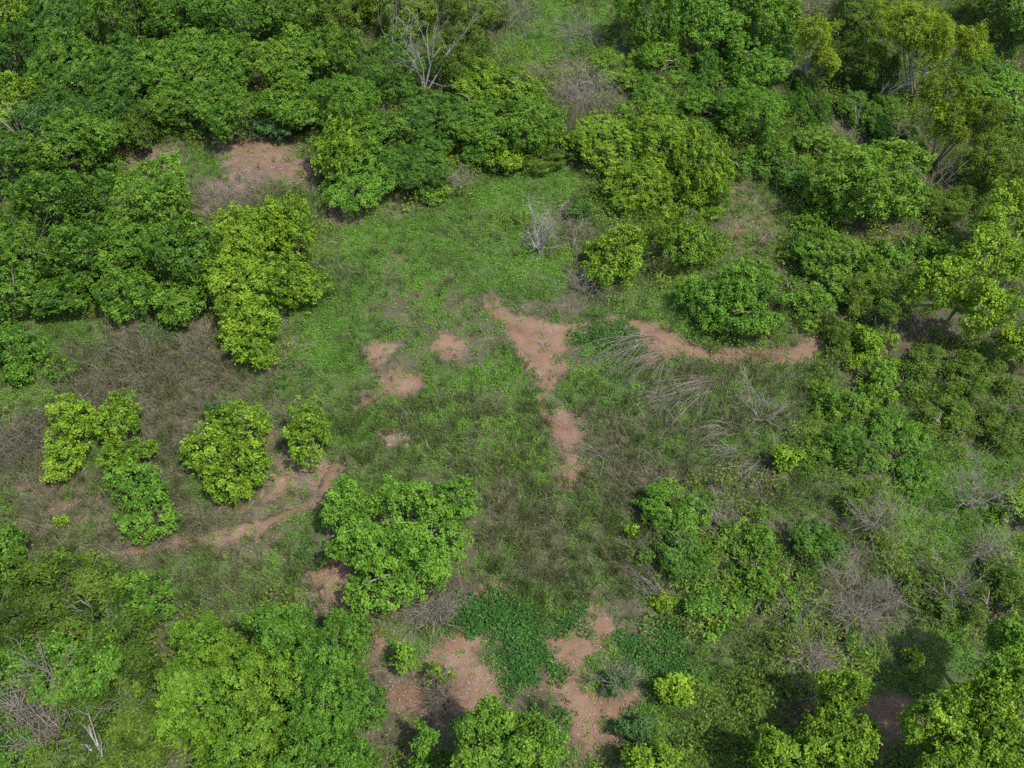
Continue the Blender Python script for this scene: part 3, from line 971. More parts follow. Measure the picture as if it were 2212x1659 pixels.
def tangle(label, boxx, h, n=420, mat='twig', name='brush_mound', cat='dry brush', width=.013, group=None):
    """a mound of fine dry twigs arching over one another"""
    c, r = lobe_from_box(boxx, h, 0.0)
    base = np.array([c[0], c[1], float(terrain(c[0], c[1]))])
    root = bpy.data.objects.new(name, None)
    root.empty_display_size = .2
    link(root)
    root.location = base
    root['label'], root['category'] = label, cat
    if group:
        root['group'] = group
    q = rng.normal(size=(n, 2))
    q = q / np.linalg.norm(q, axis=1, keepdims=True) * np.sqrt(rng.random((n, 1))) * .8
    p = np.stack([q[:, 0] * r[0], q[:, 1] * r[1], np.zeros(n)], -1)
    dome = np.sqrt(np.clip(1 - (q ** 2).sum(1), 0, 1)) * h
    low = rng.random(n) < .4
    p[:, 2] = terrain(base[0] + p[:, 0], base[1] + p[:, 1]) - base[2] + np.where(low, 0, dome * rng.uniform(.2, .9, n))
    D = nrm(np.stack([q[:, 0] * .8, q[:, 1] * .8, rng.uniform(.2, 1.4, n)], -1) + rng.normal(0, .55, (n, 3)))
    L = rng.uniform(.5, 1.3, n) * max(.5, min(h, 1.4))
    V, F, T = arcs(p, D, L, np.stack([rng.normal(0, .3, n), rng.normal(0, .3, n), -rng.uniform(.1, .9, n) * L], -1), width * rng.uniform(.6, 1.4, n), np.clip(rng.normal(.45, .22, n), 0, 1), 3, 3)
    a = add('twig_tangle', V, F, M[mat], T, root)
    a['kind'] = 'stuff'
    out = []
    for i in range(7):
        j = rng.integers(0, n)
        limb([p[j, 0] * .5, p[j, 1] * .5, -.05], nrm(np.array([q[j, 0] * 1.2, q[j, 1] * 1.2, .9])), h * rng.uniform(.6, 1.0) + .3, .014, 2, out, .6)
    V, F, T = join(out)
    add('branch', V, F, M[mat], T, root, True)
    return root


def fan(label, foot, tip, n=38, h=.9, mat='twig', name='arching_dry_shrub', cat='dry shrub', group=None):
    """a sheaf of dry stems that rise from one foot and bow over towards the tip"""
    n = int(n * .9)
    a, b = ground_at(*foot), ground_at(*tip)
    v = b - a
    Lh = np.linalg.norm(v[:2])
    root = bpy.data.objects.new(name, None)
    root.empty_display_size = .2
    link(root)
    root.location = a
    root['label'], root['category'] = label, cat
    if group:
        root['group'] = group
    p = np.stack([rng.normal(0, .22, n), rng.normal(0, .16, n), np.full(n, -.03)], -1)
    L = Lh * rng.uniform(.5, 1.15, n)
    hd = nrm(np.concatenate([v[:2], [0]]) + np.stack([rng.normal(0, .30 * Lh, n), rng.normal(0, .30 * Lh, n), np.zeros(n)], -1))
    up = h * rng.uniform(1.2, 2.4, n)
    disp = hd * L[:, None] + np.stack([np.zeros(n), np.zeros(n), up], -1)
    D = nrm(disp)
    Lt = np.linalg.norm(disp, axis=1)
    V, F, T = arcs(p, D, Lt, np.stack([rng.normal(0, .08, n), rng.normal(0, .08, n), -up * rng.uniform(.75, 1.0, n)], -1), rng.uniform(.009, .023, n), np.clip(rng.normal(.45, .25, n), 0, 1), 5, 3)
    s = add('stem_sheaf', V, F, M[mat], T, root)
    s['kind'] = 'stuff'
    m = n * 4
    k = rng.integers(0, n, m)
    tt = rng.uniform(.35, 1, m)
    pp = p[k] + disp[k] * tt[:, None]
    pp[:, 2] -= up[k] * .88 * tt ** 2
    DD = nrm(hd[k] + rng.normal(0, .55, (m, 3)))
    V, F, T = arcs(pp, DD, rng.uniform(.15, .45, m), np.stack([np.zeros(m), np.zeros(m), -rng.uniform(.02, .2, m)], -1), rng.uniform(.006, .011, m), rng.random(m), 2, 3)
    s = add('twig_spray', V, F, M[mat], T, root)
    s['kind'] = 'stuff'
    return root



# ---- lone bushes of the clearing, left to right
G1 = 'yellow green bushes standing alone in the clearing'
plant('yl', 'narrow yellow-green bush, leftmost of the four in the brown grass', 1.7, [(100, 852, 205, 960), (90, 935, 182, 1043, 1.3)], group=G1, bias=.06, sub=1, size=.88)
plant('yl', 'upper half of the long yellow-green bush row beside the brown grass', 1.7, [(205, 856, 308, 965), (222, 940, 338, 1025, 1.3)], group=G1, bias=.03, sub=1)
plant('gr', 'bright green bush with a low skirt at the foot of the bush row', 1.5, [(228, 992, 362, 1095), (255, 1060, 394, 1172, 1.1)], group=G1, bias=.12, sub=1)
plant('yl', 'broad yellow-green bush between brown grass and red soil track', 1.9, [(456, 860, 584, 990), (397, 930, 515, 1030, 1.6), (475, 950, 584, 1060, 1.6), (425, 1000, 540, 1092, 1.2)], group=G1, bias=.05, sub=1)
plant('bl', 'small dark round shrub behind the broad yellow-green bush', 1.0, [(437, 872, 505, 918)], sub=2)
plant('yl', 'slim upright yellow-green bush at the right of the soil track', 1.8, [(622, 866, 716, 1006)], group=G1, sub=1)
plant('gr', 'wide ragged tree with dark gaps in the middle of the lower clearing', 1.9, [(692, 1030, 800, 1150), (790, 1020, 905, 1130), (890, 1025, 1045, 1125), (700, 1110, 850, 1240), (780, 1120, 920, 1240), (850, 1080, 1020, 1220), (735, 1190, 900, 1325, 1.7), (840, 1180, 975, 1300, 1.7)], clr=.35, name='tree', cat='tree', thick=.07, bias=.06, dens=.85, bark='twig', sub=2)
# ---- clump left of the clearing
G2 = 'bushes of the clump left of the clearing'
plant('md', 'mid-green bush at the back of the left clump, below the leaf litter', 3.0, [(240, 358, 440, 520)], group=G2, bias=.08)
plant('md', 'mid-green bush on the left shoulder of the left clump', 3.0, [(195, 460, 365, 610)], group=G2)
plant('md', 'deep mid-green bush in the heart of the left clump', 3.0, [(330, 480, 490, 640)], group=G2, bias=-.05)
plant('md', 'low front bush of the left clump over the shaded bare soil', 2.6, [(205, 570, 345, 694)], group=G2, bias=.06)
plant('md', 'front bush of the left clump beside the hanging yellow-green one', 2.6, [(320, 580, 470, 694)], group=G2, bias=.05)
plant('yl', 'yellow-green bush at the back right of the left clump', 2.8, [(448, 425, 600, 580)], group=G2, bias=.05)
plant('yl', 'yellow-green bush at the right tip of the left clump', 2.5, [(560, 440, 694, 560)], group=G2)
plant('yl', 'round yellow-green bush jutting right from the left clump', 2.3, [(550, 555, 692, 668)], group=G2, bias=.02)
plant('yl', 'yellow-green bush in the middle of the left clump front', 2.4, [(450, 540, 580, 680)], group=G2)
plant('yl', 'long yellow-green bush hanging down from the left clump into the weeds', 2.2, [(448, 640, 615, 745), (490, 700, 606, 808, 1.6)], group=G2, bias=.04)
# ---- left edge thicket
G3 = 'thicket shrubs along the left edge'
plant('gr', 'glossy green bush at the left edge beside the green weed carpet', 2.2, [(-40, 703, 98, 790), (10, 770, 70, 838, 1.4)], group=G3)
plant('md', 'small sapling with star-like leaf tufts in the left weeds', .9, [(100, 772, 160, 832)], dens=.6, sub=1, name='sapling', cat='sapling')
for b, l, s, hh in [
    ((-60, 560, 90, 700), 'green shrub at the left edge just above the weed carpet', 'md', 2.6), ((70, 580, 215, 692), 'green shrub at the lower right corner of the left thicket', 'md', 2.4),
    ((-70, 450, 90, 590), 'green shrub at the left edge next to the dark hollow', 'md', 3.0), ((90, 480, 240, 620), 'green shrub below the grey-green left thicket crown', 'md', 3.0),
    ((30, 370, 190, 510), 'grey-green shrub in the middle of the left thicket', 'md', 3.2), ((130, 360, 270, 500), 'grey-green shrub of the left thicket touching the leaf litter gap', 'md', 3.0),
    ((-70, 290, 100, 430), 'shrub at the left edge halfway up the thicket', 'md', 3.2), ((75, 240, 265, 390), 'wide grey-green shrub left of the dark feathery bush', 'md', 3.2),
    ((-60, 140, 90, 270), 'yellow-tipped shrub at the left edge in the upper thicket', 'yl', 3.4), ((40, 190, 200, 310), 'dark shrub in the shade of the upper left thicket', 'dk', 2.8),
    ((70, 70, 195, 210), 'mid-green shrub left of the narrow dark gap at the top', 'md', 3.4), ((-70, -60, 70, 75), 'yellow-green tree filling the top left corner', 'yl', 3.8),
    ((50, -50, 190, 100), 'dark green tree at the top edge next to the corner tree', 'dk', 3.4), ((-40, 60, 80, 180), 'dark shrub under the top left corner tree', 'dk', 3.0),
]:
    plant(s, l, hh, [b], group=G3, bias=-.09)
# ---- block behind the leaf litter
G4 = 'shrubs of the block behind the leaf litter gap'
for b, l, s, hh, bi in [
    ((185, -40, 330, 110), 'green tree at the top edge right of the narrow dark gap', 'md', 3.6, -.05), ((310, -50, 450, 90), 'green tree at the top edge in the middle of the upper left block', 'md', 3.6, -.02),
    ((430, -50, 570, 100), 'green tree at the top edge above the dark cleft', 'gr', 3.4, .0), ((190, 90, 330, 230), 'blue-tinged green shrub at the left of the upper left block', 'dk', 3.2, .08),
    ((300, 70, 440, 200), 'green shrub in the centre of the upper left block', 'md', 3.2, .02), ((410, 80, 545, 220), 'bright shrub beside the dark cleft of the upper left block', 'md', 3.2, .1),
    ((330, 170, 470, 300), 'bright low shrub over the left end of the leaf litter', 'md', 2.6, .08), ((430, 190, 555, 310), 'bright low shrub at the top of the leaf litter gap', 'md', 2.6, .1),
    ((200, 200, 300, 310), 'green shrub left of the dark feathery bush', 'dk', 2.4, .0),
]:
    plant(s, l, hh, [b], group=G4, bias=bi - .06)
plant('fn', 'narrow dark feathery bush standing upright above the leaf litter', 2.2, [(268, 205, 338, 340)], sub=2, bias=-.1)
# ---- centre-top thicket
G5 = 'shrubs of the thicket at the top centre'
for b, l, s, hh, bi in [
    ((560, -50, 700, 90), 'green tree at the top edge right of the dark cleft', 'md', 3.6, .0), ((680, -50, 800, 80), 'feathery green tree at the top edge left of the white bare trunks', 'fn', 3.4, .15),
    ((780, -60, 930, 70), 'feathery tree at the top edge behind the white bare trunks', 'fn', 3.4, .2), ((555, 70, 690, 200), 'yellow-green lit shrub beside the dark cleft', 'md', 3.4, .12),
    ((660, 60, 790, 190), 'green shrub left of the white bare tree', 'md', 3.2, .0), ((560, 170, 700, 290), 'leafy shrub hanging over the right side of the leaf litter', 'md', 2.8, .1),
    ((680, 160, 830, 280), 'bright shrub below the left white trunk', 'gr', 3.0, .06), ((780, 80, 920, 200), 'dark shrub between the white bare trunks', 'dk', 2.8, .05),
    ((920, 60, 1060, 190), 'fine-leaved shrub right of the white bare tree', 'fn', 2.6, .1), ((1000, 120, 1165, 250), 'yellow-tinged shrub left of the brown brush mound', 'yl', 2.6, -.05),
    ((668, 272, 772, 400), 'olive-yellow shrub at the right edge of the leaf litter', 'yl', 2.4, -.05), ((690, 320, 870, 437), 'bright low bush at the upper edge of the green weed carpet', 'gr', 2.4, .12),
    ((730, 240, 880, 360), 'dense dark shrub above the bright low bush', 'md', 2.8, -.05), ((830, 300, 970, 425), 'dark fine-leaved shrub beside the small bare branches', 'dk', 2.4, .0),
    ((850, 200, 1000, 320), 'dark shrub beneath the fallen white branch', 'dk', 2.6, .05), ((960, 200, 1110, 330), 'green shrub in the lower part of the top centre thicket', 'md', 2.6, .02),
    ((1080, 210, 1215, 330), 'green shrub left of the dark twig hollow', 'md', 2.6, .05), ((1000, 290, 1140, 350), 'low dark shrub at the lower edge of the top centre thicket', 'dk', 1.6, .05),
    ((550, 215, 650, 300), 'small shaded shrub at the head of the leaf litter gap', 'bl', 1.4, .1), ((1060, 305, 1125, 376), 'small yellow-leaved bush drooping over the grass edge', 'yl', 1.4, .08),
    ((885, 385, 965, 440), 'small yellow-green bush at the edge of the weed carpet', 'md', 1.1, .12), ((1130, 320, 1240, 360), 'low shrub on the grass left of the yellow-green hedge', 'fn', 1.0, .1),
    ((960, -40, 1090, 60), 'thin feathery shrub at the top edge beside the brown twigs', 'fn', 2.2, .2),
]:
    plant(s, l, hh, [b], group=G5, bias=bi)
# ---- top right
G6 = 'shrubs of the thicket at the top right'
for b, l, s, hh, bi, cl in [
    ((1350, -70, 1490, 60), 'tall green tree at the top edge casting shade on the grass', 'gr', 3.4, .05, .9), ((1450, -50, 1610, 90), 'green tree at the top edge right of the shaded grass', 'gr', 3.2, .05, .3),
    ((1590, -40, 1730, 110), 'green tree at the top edge left of the grey twig gap', 'md', 3.4, .05, .2), ((1260, 90, 1390, 170), 'thin yellow-green scrub above the brown brush mound', 'yl', 1.8, -.1, .1),
    ((1350, 60, 1500, 180), 'loose leafy scrub below the tall shading tree', 'md', 2.4, .1, .1), ((1480, 90, 1600, 220), 'shaded scrub in the hollow below the top trees', 'dk', 2.2, .05, .1),
    ((1565, 65, 1705, 190), 'lit bush left of the narrow olive tree', 'gr', 3.0, .12, .1), ((1340, 170, 1470, 270), 'twiggy green scrub right of the brown brush mound', 'md', 2.0, .05, .1),
    ((1440, 170, 1590, 280), 'open scrub above the yellow-green hedge', 'md', 2.0, .0, .1), ((1560, 180, 1710, 300), 'bush with hanging sprays below the lit bush', 'gr', 2.6, .12, .1),
    ((1240, 250, 1400, 370), 'yellow-green bush at the left end of the hedge', 'yl', 2.4, .0, .1), ((1370, 240, 1500, 370), 'yellow-green bush in the middle of the hedge', 'yl', 2.5, .04, .1),
    ((1460, 260, 1576, 420), 'yellow-green bush at the right end of the hedge', 'yl', 2.5, .02, .1), ((1310, 340, 1450, 450), 'yellow-green bush in front of the hedge', 'yl', 2.2, -.04, .1),
    ((1420, 370, 1560, 470), 'olive scrub below the right end of the hedge', 'yl', 1.8, -.12, .1), ((1580, 270, 1720, 370), 'green scrub between hedge and conical vine mound', 'md', 2.2, -.02, .1),
    ((1690, 250, 1830, 360), 'tangled green scrub below the narrow olive tree', 'md', 2.2, -.02, .1), ((1650, 335, 1760, 420), 'dark low scrub at the head of the bare grassy strip', 'dk', 1.8, .05, .05),
    ((1790, 300, 1980, 500), 'conical mound covered with small bright vine leaves', 'vn', 3.0, .05, .05), ((1720, 385, 1840, 500), 'green bush left of the conical vine mound', 'md', 2.2, .02, .1),
    ((1720, 470, 1890, 600), 'leafy bush below the conical vine mound', 'md', 2.4, .08, .1), ((1700, 470, 1780, 590), 'dark bush at the right side of the bare grassy strip', 'dk', 1.8, .1, .05),
    ((1840, 480, 1970, 620), 'green bush between vine mound and pale yellow-green tree', 'md', 2.4, .02, .1), ((1700, 570, 1850, 680), 'low green bush above the end of the red footpath', 'md', 2.0, .05, .05),
    ((1830, 590, 1960, 700), 'feathery bush above the footpath end', 'fn', 2.0, .15, .05), ((1810, -40, 1910, 80), 'dark feathery bush at the top edge left of the olive tree', 'fn', 2.6, .1, .1),
    ((1790, 70, 1910, 190), 'dull green bush between the two olive trees', 'fn', 2.4, .1, .1), ((1700, 130, 1790, 260), 'shaded scrub round the foot of the narrow olive tree', 'dk', 1.8, .0, .05),
    ((1830, 170, 1960, 300), 'shaded bush beneath the leaning pale trunk', 'dk', 2.2, .1, .1), ((1900, 250, 2020, 400), 'dark bush in the deep shade beside the grey-olive tree', 'dk', 2.2, .0, .1),
    ((1950, 360, 2090, 480), 'brownish green scrub below the grey-olive tree', 'fn', 1.8, .15, .1), ((2110, -50, 2260, 90), 'green tree at the top right corner', 'md', 3.2, .08, .2),
    ((2070, 70, 2200, 180), 'dark bush below the top right corner tree', 'dk', 2.4, .1, .1), ((2090, 140, 2270, 290), 'bright green tree at the right edge above the grey-olive tree', 'gr', 3.2, .14, .3),
    ((2100, 270, 2270, 410), 'feathery olive-green bush at the right edge', 'fn', 2.6, .2, .1), ((1960, 470, 2080, 580), 'green scrub left of the pale yellow-green tree', 'md', 2.0, .0, .05),
    ((2040, 380, 2160, 480), 'shaded scrub above the pale yellow-green tree', 'fn', 2.0, .05, .05),
]:
    plant(s, l, hh, [b], clr=cl, group=G6, bias=bi, loose=('scrub' in l or (s in ('md', 'dk') and b[1] > 60)))
plant('ol', 'narrow olive-yellow tree on a pale stem at the top right', 2.0, [(1722, 40, 1808, 112, 2.2, 1.5), (1750, 95, 1812, 168, 1.4, .9)], clr=1.2, name='tree', cat='tree', thick=.05, bark='pale', sub=3, bias=.1)
plant('ol', 'large olive-yellow feathery tree at the top edge of the right thicket', 2.4, [(1885, 0, 2050, 110), (1960, 40, 2080, 140), (2060, 70, 2140, 135, 2.0)], clr=2.0, name='tree', cat='tree', thick=.05, bark='twig', sub=4, bias=.08)
plant('ol', 'small olive-yellow tree in the shade left of the leaning trunk', 1.2, [(1900, 130, 1940, 175)], clr=.6, name='tree', cat='tree', sub=1)
plant('ol', 'tall grey-olive tree with a leaning pale trunk and dark shade beside it', 1.8, [(1985, 150, 2115, 235, 1.6, 2.6), (2010, 215, 2110, 320, 1.8, 1.9), (2075, 200, 2165, 300, 1.8, 2.2)], clr=2.2, name='tree', cat='tree', thick=.055, bark='bark', sub=4, dens=.75, bias=-.12)
plant('yl', 'pale yellow-green tree with star-like leaf tufts at the right', 2.6, [(1950, 540, 2090, 680), (2050, 480, 2212, 620), (2110, 400, 2260, 540), (2060, 600, 2200, 740)], clr=.8, name='tree', cat='tree', thick=.07, dens=.85, bias=.1, size=1.1)
plant('yl', 'yellow-green bush at the right edge below the pale tree', 2.2, [(2150, 690, 2260, 800)], bias=.05)
# ---- round the footpath and the centre right
plant('gr', 'large glossy green bush standing over the red footpath', 2.6, [(1467, 590, 1590, 702, 1.6), (1540, 556, 1700, 678, 2.0), (1525, 630, 1690, 738, 1.5)], bias=.06, dens=1.05)
plant('yl', 'round yellow-green bush right of the bare grey shrub', 2.0, [(1255, 485, 1400, 622)], bias=.02)
plant('yl', 'loose olive bush between the round bush and the grassy strip', 1.9, [(1400, 450, 1560, 590)], bias=-.14, dens=.7)
plant('dk', 'small dark tuft of leaves behind the bare grey shrub', 1.0, [(1225, 425, 1290, 480)], sub=1, dens=.6)
plant('yl', 'small bright yellow-green bush standing alone in the right scrub', 1.3, [(1660, 960, 1732, 1022)], bias=.2, sub=2)
G7 = 'scrub on the right side below the footpath'
for b, l, s, hh, bi, cl in [
    ((1775, 660, 1880, 770), 'dark scrub where the red footpath ends', 'fn', 1.8, .05, .05), ((1830, 680, 1960, 790), 'yellow-tipped bush just right of the footpath end', 'yl', 2.2, -.02, .1),
    ((1840, 760, 1990, 880), 'yellow-green bush in the middle of the right scrub', 'md', 2.2, .12, .1), ((1760, 810, 1890, 920), 'green bush below the footpath end', 'md', 1.9, .02, .05),
    ((1780, 890, 1910, 1000), 'dark green bush at the lower left of the right scrub', 'dk', 1.8, .1, .05), ((1880, 870, 2010, 1000), 'green bush in the lower right scrub', 'gr', 1.9, .0, .05),
    ((1950, 720, 2090, 850), 'feathery shrub below the pale yellow-green tree', 'fn', 2.0, .12, .05), ((2060, 740, 2190, 860), 'feathery shrub near the right edge under the pale tree', 'fn', 2.0, .1, .05),
    ((1990, 840, 2130, 950), 'low feathery shrub above the right bare shrub', 'fn', 1.6, .1, .05), ((2110, 850, 2260, 980), 'dark feathery shrub at the right edge above the weeds', 'fn', 1.8, .0, .05),
    ((2145, 1050, 2260, 1140), 'yellow-green bush at the right edge in the bright weeds', 'yl', 1.6, .05, .05), ((1920, 980, 2030, 1060), 'bright low shrub left of the right bare shrub', 'gr', 1.1, .02, .02),
    ((1720, 930, 1810, 1010), 'low green scrub right of the lone bright bush', 'md', 1.1, .02, .02),
    ((1385, 1022, 1540, 1150), 'green bush at the top of the dark shrub row right of the grass', 'gr', 2.0, .06, .1), ((1395, 1130, 1530, 1260), 'dark green bush in the middle of the shrub row', 'dk', 1.9, .14, .1),
    ((1480, 1240, 1600, 1370), 'fresh green bush at the foot of the dark shrub row', 'gr', 1.6, .0, .05), ((1540, 1080, 1690, 1200), 'green bush right of the dark shrub row', 'md', 1.9, .0, .05),
    ((1590, 1190, 1760, 1330), 'yellow-green scrub in the middle of the lower right', 'md', 1.9, .14, .05), ((1690, 1110, 1830, 1230), 'dark green scrub with shaded holes', 'dk', 1.8, .08, .05),
    ((1800, 1030, 1960, 1150), 'feathery green scrub with thin upright twigs', 'fn', 1.6, .16, .05), ((1560, 1170, 1620, 1260), 'dark bush beside the small litter hollow', 'dk', 1.2, .05, .02),
    ((2080, 1210, 2260, 1340), 'dark feathery bush at the right edge below the bright weeds', 'fn', 2.2, .05, .1), ((1950, 1220, 2090, 1330), 'dull feathery scrub among grey twigs', 'fn', 1.4, .05, .02),
    ((1780, 1330, 1880, 1420), 'dark low bush among grey brush', 'dk', 1.2, .1, .02), ((1410, 1265, 1475, 1315), 'small yellow-green bush left of the dark shrub row', 'yl', 1.0, .05, .02),
    ((1650, 1330, 1750, 1410), 'thin olive scrub beside grey arching brush', 'fn', 1.1, .1, .02),
]:
    plant(s, l, hh, [b], clr=cl, group=G7, bias=bi, loose=True)
# ---- bottom edge
plant('yl', 'big yellow-green tree in the bottom right corner', 2.4, [(1945, 1500, 2100, 1640), (2050, 1470, 2200, 1600), (2090, 1580, 2260, 1710), (1980, 1610, 2120, 1720)], clr=1.3, name='tree', cat='tree', thick=.10, bias=.0, size=.88)
plant('md', 'tall green tree at the right edge above the corner tree', 2.4, [(2130, 1330, 2260, 1450), (2090, 1420, 2230, 1520)], clr=1.5, name='tree', cat='tree', thick=.08, bias=.1, size=.9)
plant('yl', 'leafy tree at the bottom edge left of the bare earth strip', 2.2, [(1770, 1440, 1880, 1540), (1750, 1530, 1905, 1650), (1610, 1570, 1790, 1700), (1720, 1640, 1890, 1720)], clr=.9, name='tree', cat='tree', thick=.08, bias=-.05, size=.88)
plant('md', 'olive-green tree at the bottom edge below the bare red soil', 2.4, [(985, 1515, 1110, 1640), (1060, 1550, 1225, 1690), (980, 1600, 1100, 1710)], clr=1.0, name='tree', cat='tree', thick=.08, bias=.0, size=.9)
plant('gr', 'small round green bush in the shade at the bottom edge', 1.2, [(885, 1565, 950, 1630)], sub=2, bias=.1, clr=.8)
plant('md', 'dim shrub at the bottom edge left of the olive-green tree', 1.4, [(880, 1620, 1000, 1710)], bias=-.1)
plant('bl', 'round blue-green low shrub on the bottom red soil', 1.0, [(1335, 1545, 1415, 1605)], sub=2, bias=.15)
plant('bl', 'blue-green low herb clump above the round low shrub', .8, [(1290, 1450, 1370, 1500)], sub=2, dens=.6)
plant('yl', 'bright yellow-green low bush on the edge of the red soil', 1.1, [(1412, 1455, 1498, 1530)], sub=3, bias=.12)
plant('yl', 'yellow-green bush at the bottom edge right of the red soil', 1.6, [(1330, 1605, 1490, 1700)], bias=0)
plant('md', 'small upright green bush at the left end of the bare red soil', 1.2, [(850, 1390, 893, 1452)], sub=1, bias=.1)
plant('yl', 'thin sapling with reddish yellow leaves on the bare red soil', .9, [(915, 1432, 980, 1482)], sub=1, dens=.45, name='sapling', cat='sapling')
plant('yl', 'tiny yellow sapling alone in the brown grass at the left', .5, [(122, 1112, 145, 1140)], sub=1, bias=.3, name='sapling', cat='sapling')
plant('yl', 'tiny yellow-green sapling left of the dark shrub row', .6, [(1352, 1134, 1385, 1162)], sub=1, bias=.2, name='sapling', cat='sapling')
plant('yl', 'small yellow sapling in the bright weeds at the lower right', .6, [(1955, 1395, 1985, 1440)], sub=1, bias=.2, name='sapling', cat='sapling')
# ---- bottom left
plant('vn', 'huge smooth mound of small bright vine leaves at the bottom left', 2.6, [(350, 1330, 560, 1480, 2.2), (330, 1440, 560, 1600), (400, 1540, 640, 1720), (500, 1380, 680, 1540)], name='vine_mound', cat='vines', dens=1.0, bias=.02, sub=3, size=.76)
plant('gr', 'rounded bushy tree with upright shoots right of the vine mound', 2.8, [(520, 1315, 690, 1450), (640, 1325, 800, 1470), (600, 1430, 825, 1600), (560, 1560, 820, 1730)], name='tree', cat='tree', thick=.09, dens=.95, sub=4, size=.72, bias=-.02)
G8 = 'feathery shrubs at the bottom left'
for b, l, s, hh, bi in [
    ((-60, 1150, 60, 1260), 'leafy shrub at the left edge below the brown grass', 'md', 1.8, .08), ((30, 1185, 170, 1290), 'feathery shrub at the upper edge of the bottom left scrub', 'fn', 1.6, .18),
    ((140, 1200, 280, 1310), 'feathery shrub with pale twigs below the brown grass', 'fn', 1.6, .18), ((250, 1235, 390, 1340), 'lit shrub between grey twigs and the green grass', 'md', 1.6, .04),
    ((-60, 1270, 80, 1400), 'brownish feathery shrub at the left edge of the lower scrub', 'fn', 2.0, -.05), ((60, 1290, 200, 1400), 'dark feathery shrub behind the bare forked tree', 'fn', 1.9, .0),
    ((180, 1300, 330, 1420), 'dark shrub behind the thin bare stems', 'fn', 1.9, .0), ((60, 1380, 180, 1520), 'bright broad-leaved shrub between the bare forked trunks', 'gr', 2.0, .1),
    ((150, 1370, 250, 1520), 'leafy shrub grown through the bare trunks', 'gr', 1.9, .05), ((220, 1390, 350, 1500), 'dark olive feathery shrub left of the vine mound', 'fn', 1.9, .0),
    ((-60, 1390, 70, 1520), 'shaded shrub by the white stem at the left edge', 'dk', 1.8, .0), ((230, 1480, 360, 1600), 'feathery shrub with bleached twigs beside the vine mound', 'fn', 1.9, .05),
    ((120, 1500, 250, 1620), 'dim feathery shrub right of the pale vine tangle', 'fn', 1.7, -.02), ((-40, 1560, 60, 1680), 'bright shrub in the bottom left corner', 'gr', 1.6, .1),
    ((180, 1590, 340, 1710), 'feathery shrub at the bottom edge left of the vine mound', 'fn', 1.7, .05), ((50, 1600, 190, 1710), 'dim scrub at the bottom edge under the pale vine tangle', 'fn', 1.5, .0),
]:
    plant(s, l, hh, [b], group=G8, bias=bi - .04)

# ---- bare and dry things
bare_plant('bare grey shrub with a fan of thin branches in the upper clearing', (1110, 400, 1235, 545), 1.9, 10, 3, .032, 'pale', flare=1.1, kids=3, foot=(1165, 545))
bare_plant('sparse grey twigs leaning right of the bare grey shrub', (1210, 430, 1320, 545), 1.2, 6, 3, .02, flare=.9, lean=(.4, .1), foot=(1235, 540))
bare_plant('tall white bare tree among the green crowns at the top', (840, 40, 1040, 195), 4.2, 7, 3, .055, 'pale', 'dead_tree', 'dead tree', flare=.9, spread=.34, kids=2, foot=(918, 215))
bare_plant('slender white bare stems left of the white bare tree', (835, 60, 880, 130), 3.4, 3, 2, .04, 'pale', 'dead_tree', 'dead tree', flare=.5, spread=.3, kids=2, foot=(856, 150))
bare_plant('white bare limb leaning right from the white bare tree', (960, 70, 1050, 150), 3.2, 3, 3, .05, 'pale', 'dead_tree', 'dead tree', lean=(.9, .5), flare=.4, spread=.4, kids=2, foot=(935, 180))
bare_plant('fallen white branch lying on the dark shrubs', (925, 205, 1010, 235), 1.9, 3, 2, .03, 'pale', 'fallen_branch', 'branch', lean=(1.6, .2), flare=.3, kids=2, foot=(925, 262))
bare_plant('small bare branches at the edge of the weed carpet', (960, 350, 1060, 420), 1.3, 6, 3, .018, flare=1.0, foot=(1000, 415))
bare_plant('grey bare shrub with two pale stems in the right scrub', (1560, 820, 1720, 925), 1.3, 8, 3, .026, flare=1.2, lean=(.2, .1), foot=(1635, 915))
bare_plant('wide grey bare shrub at the right edge of the scrub', (2010, 950, 2165, 1120), 1.8, 10, 3, .03, flare=1.1, foot=(2085, 1100))
bare_plant('thin bare twigs standing in the feathery green scrub', (1820, 1060, 1960, 1180), 1.6, 8, 3, .018, flare=.9, foot=(1880, 1160))
bare_plant('thin bare shrub above the red footpath on the right', (1930, 640, 2000, 720), 1.6, 5, 2, .016, flare=.8)
bare_plant('grey bare shrub below the dark scrub with holes', (1750, 1180, 1900, 1280), 1.3, 8, 3, .02, flare=1.1)
bare_plant('dark grey bare shrub near the right edge of the lower scrub', (1970, 1200, 2100, 1300), 1.3, 8, 3, .018, flare=1.1)
bare_plant('forked bare tree at the bottom left with a pale trunk', (70, 1350, 190, 1500), 2.6, 4, 2, .050, 'twig', 'dead_tree', 'dead tree', flare=.8, spread=.4, kids=2, foot=(92, 1500))
bare_plant('bare tree with grey limbs in the middle of the bottom left scrub', (110, 1330, 200, 1500), 2.8, 4, 3, .045, 'twig', 'dead_tree', 'dead tree', flare=.6, spread=.4, kids=2, foot=(155, 1510))
bare_plant('white slender stem at the left edge of the bottom scrub', (-20, 1340, 50, 1500), 3.0, 3, 2, .035, 'pale', 'dead_tree', 'dead tree', flare=.45, spread=.35, kids=2, foot=(8, 1490))
bare_plant('dead stump with short limbs left of the vine mound', (190, 1420, 240, 1500), 1.8, 4, 2, .05, 'bark', 'dead_tree', 'dead tree', flare=.6, spread=.4, kids=2, foot=(205, 1510))
bare_plant('bleached twigs sticking out beside the vine mound', (260, 1480, 340, 1560), 1.7, 5, 2, .020, 'pale', flare=1.0, kids=2, foot=(295, 1560))
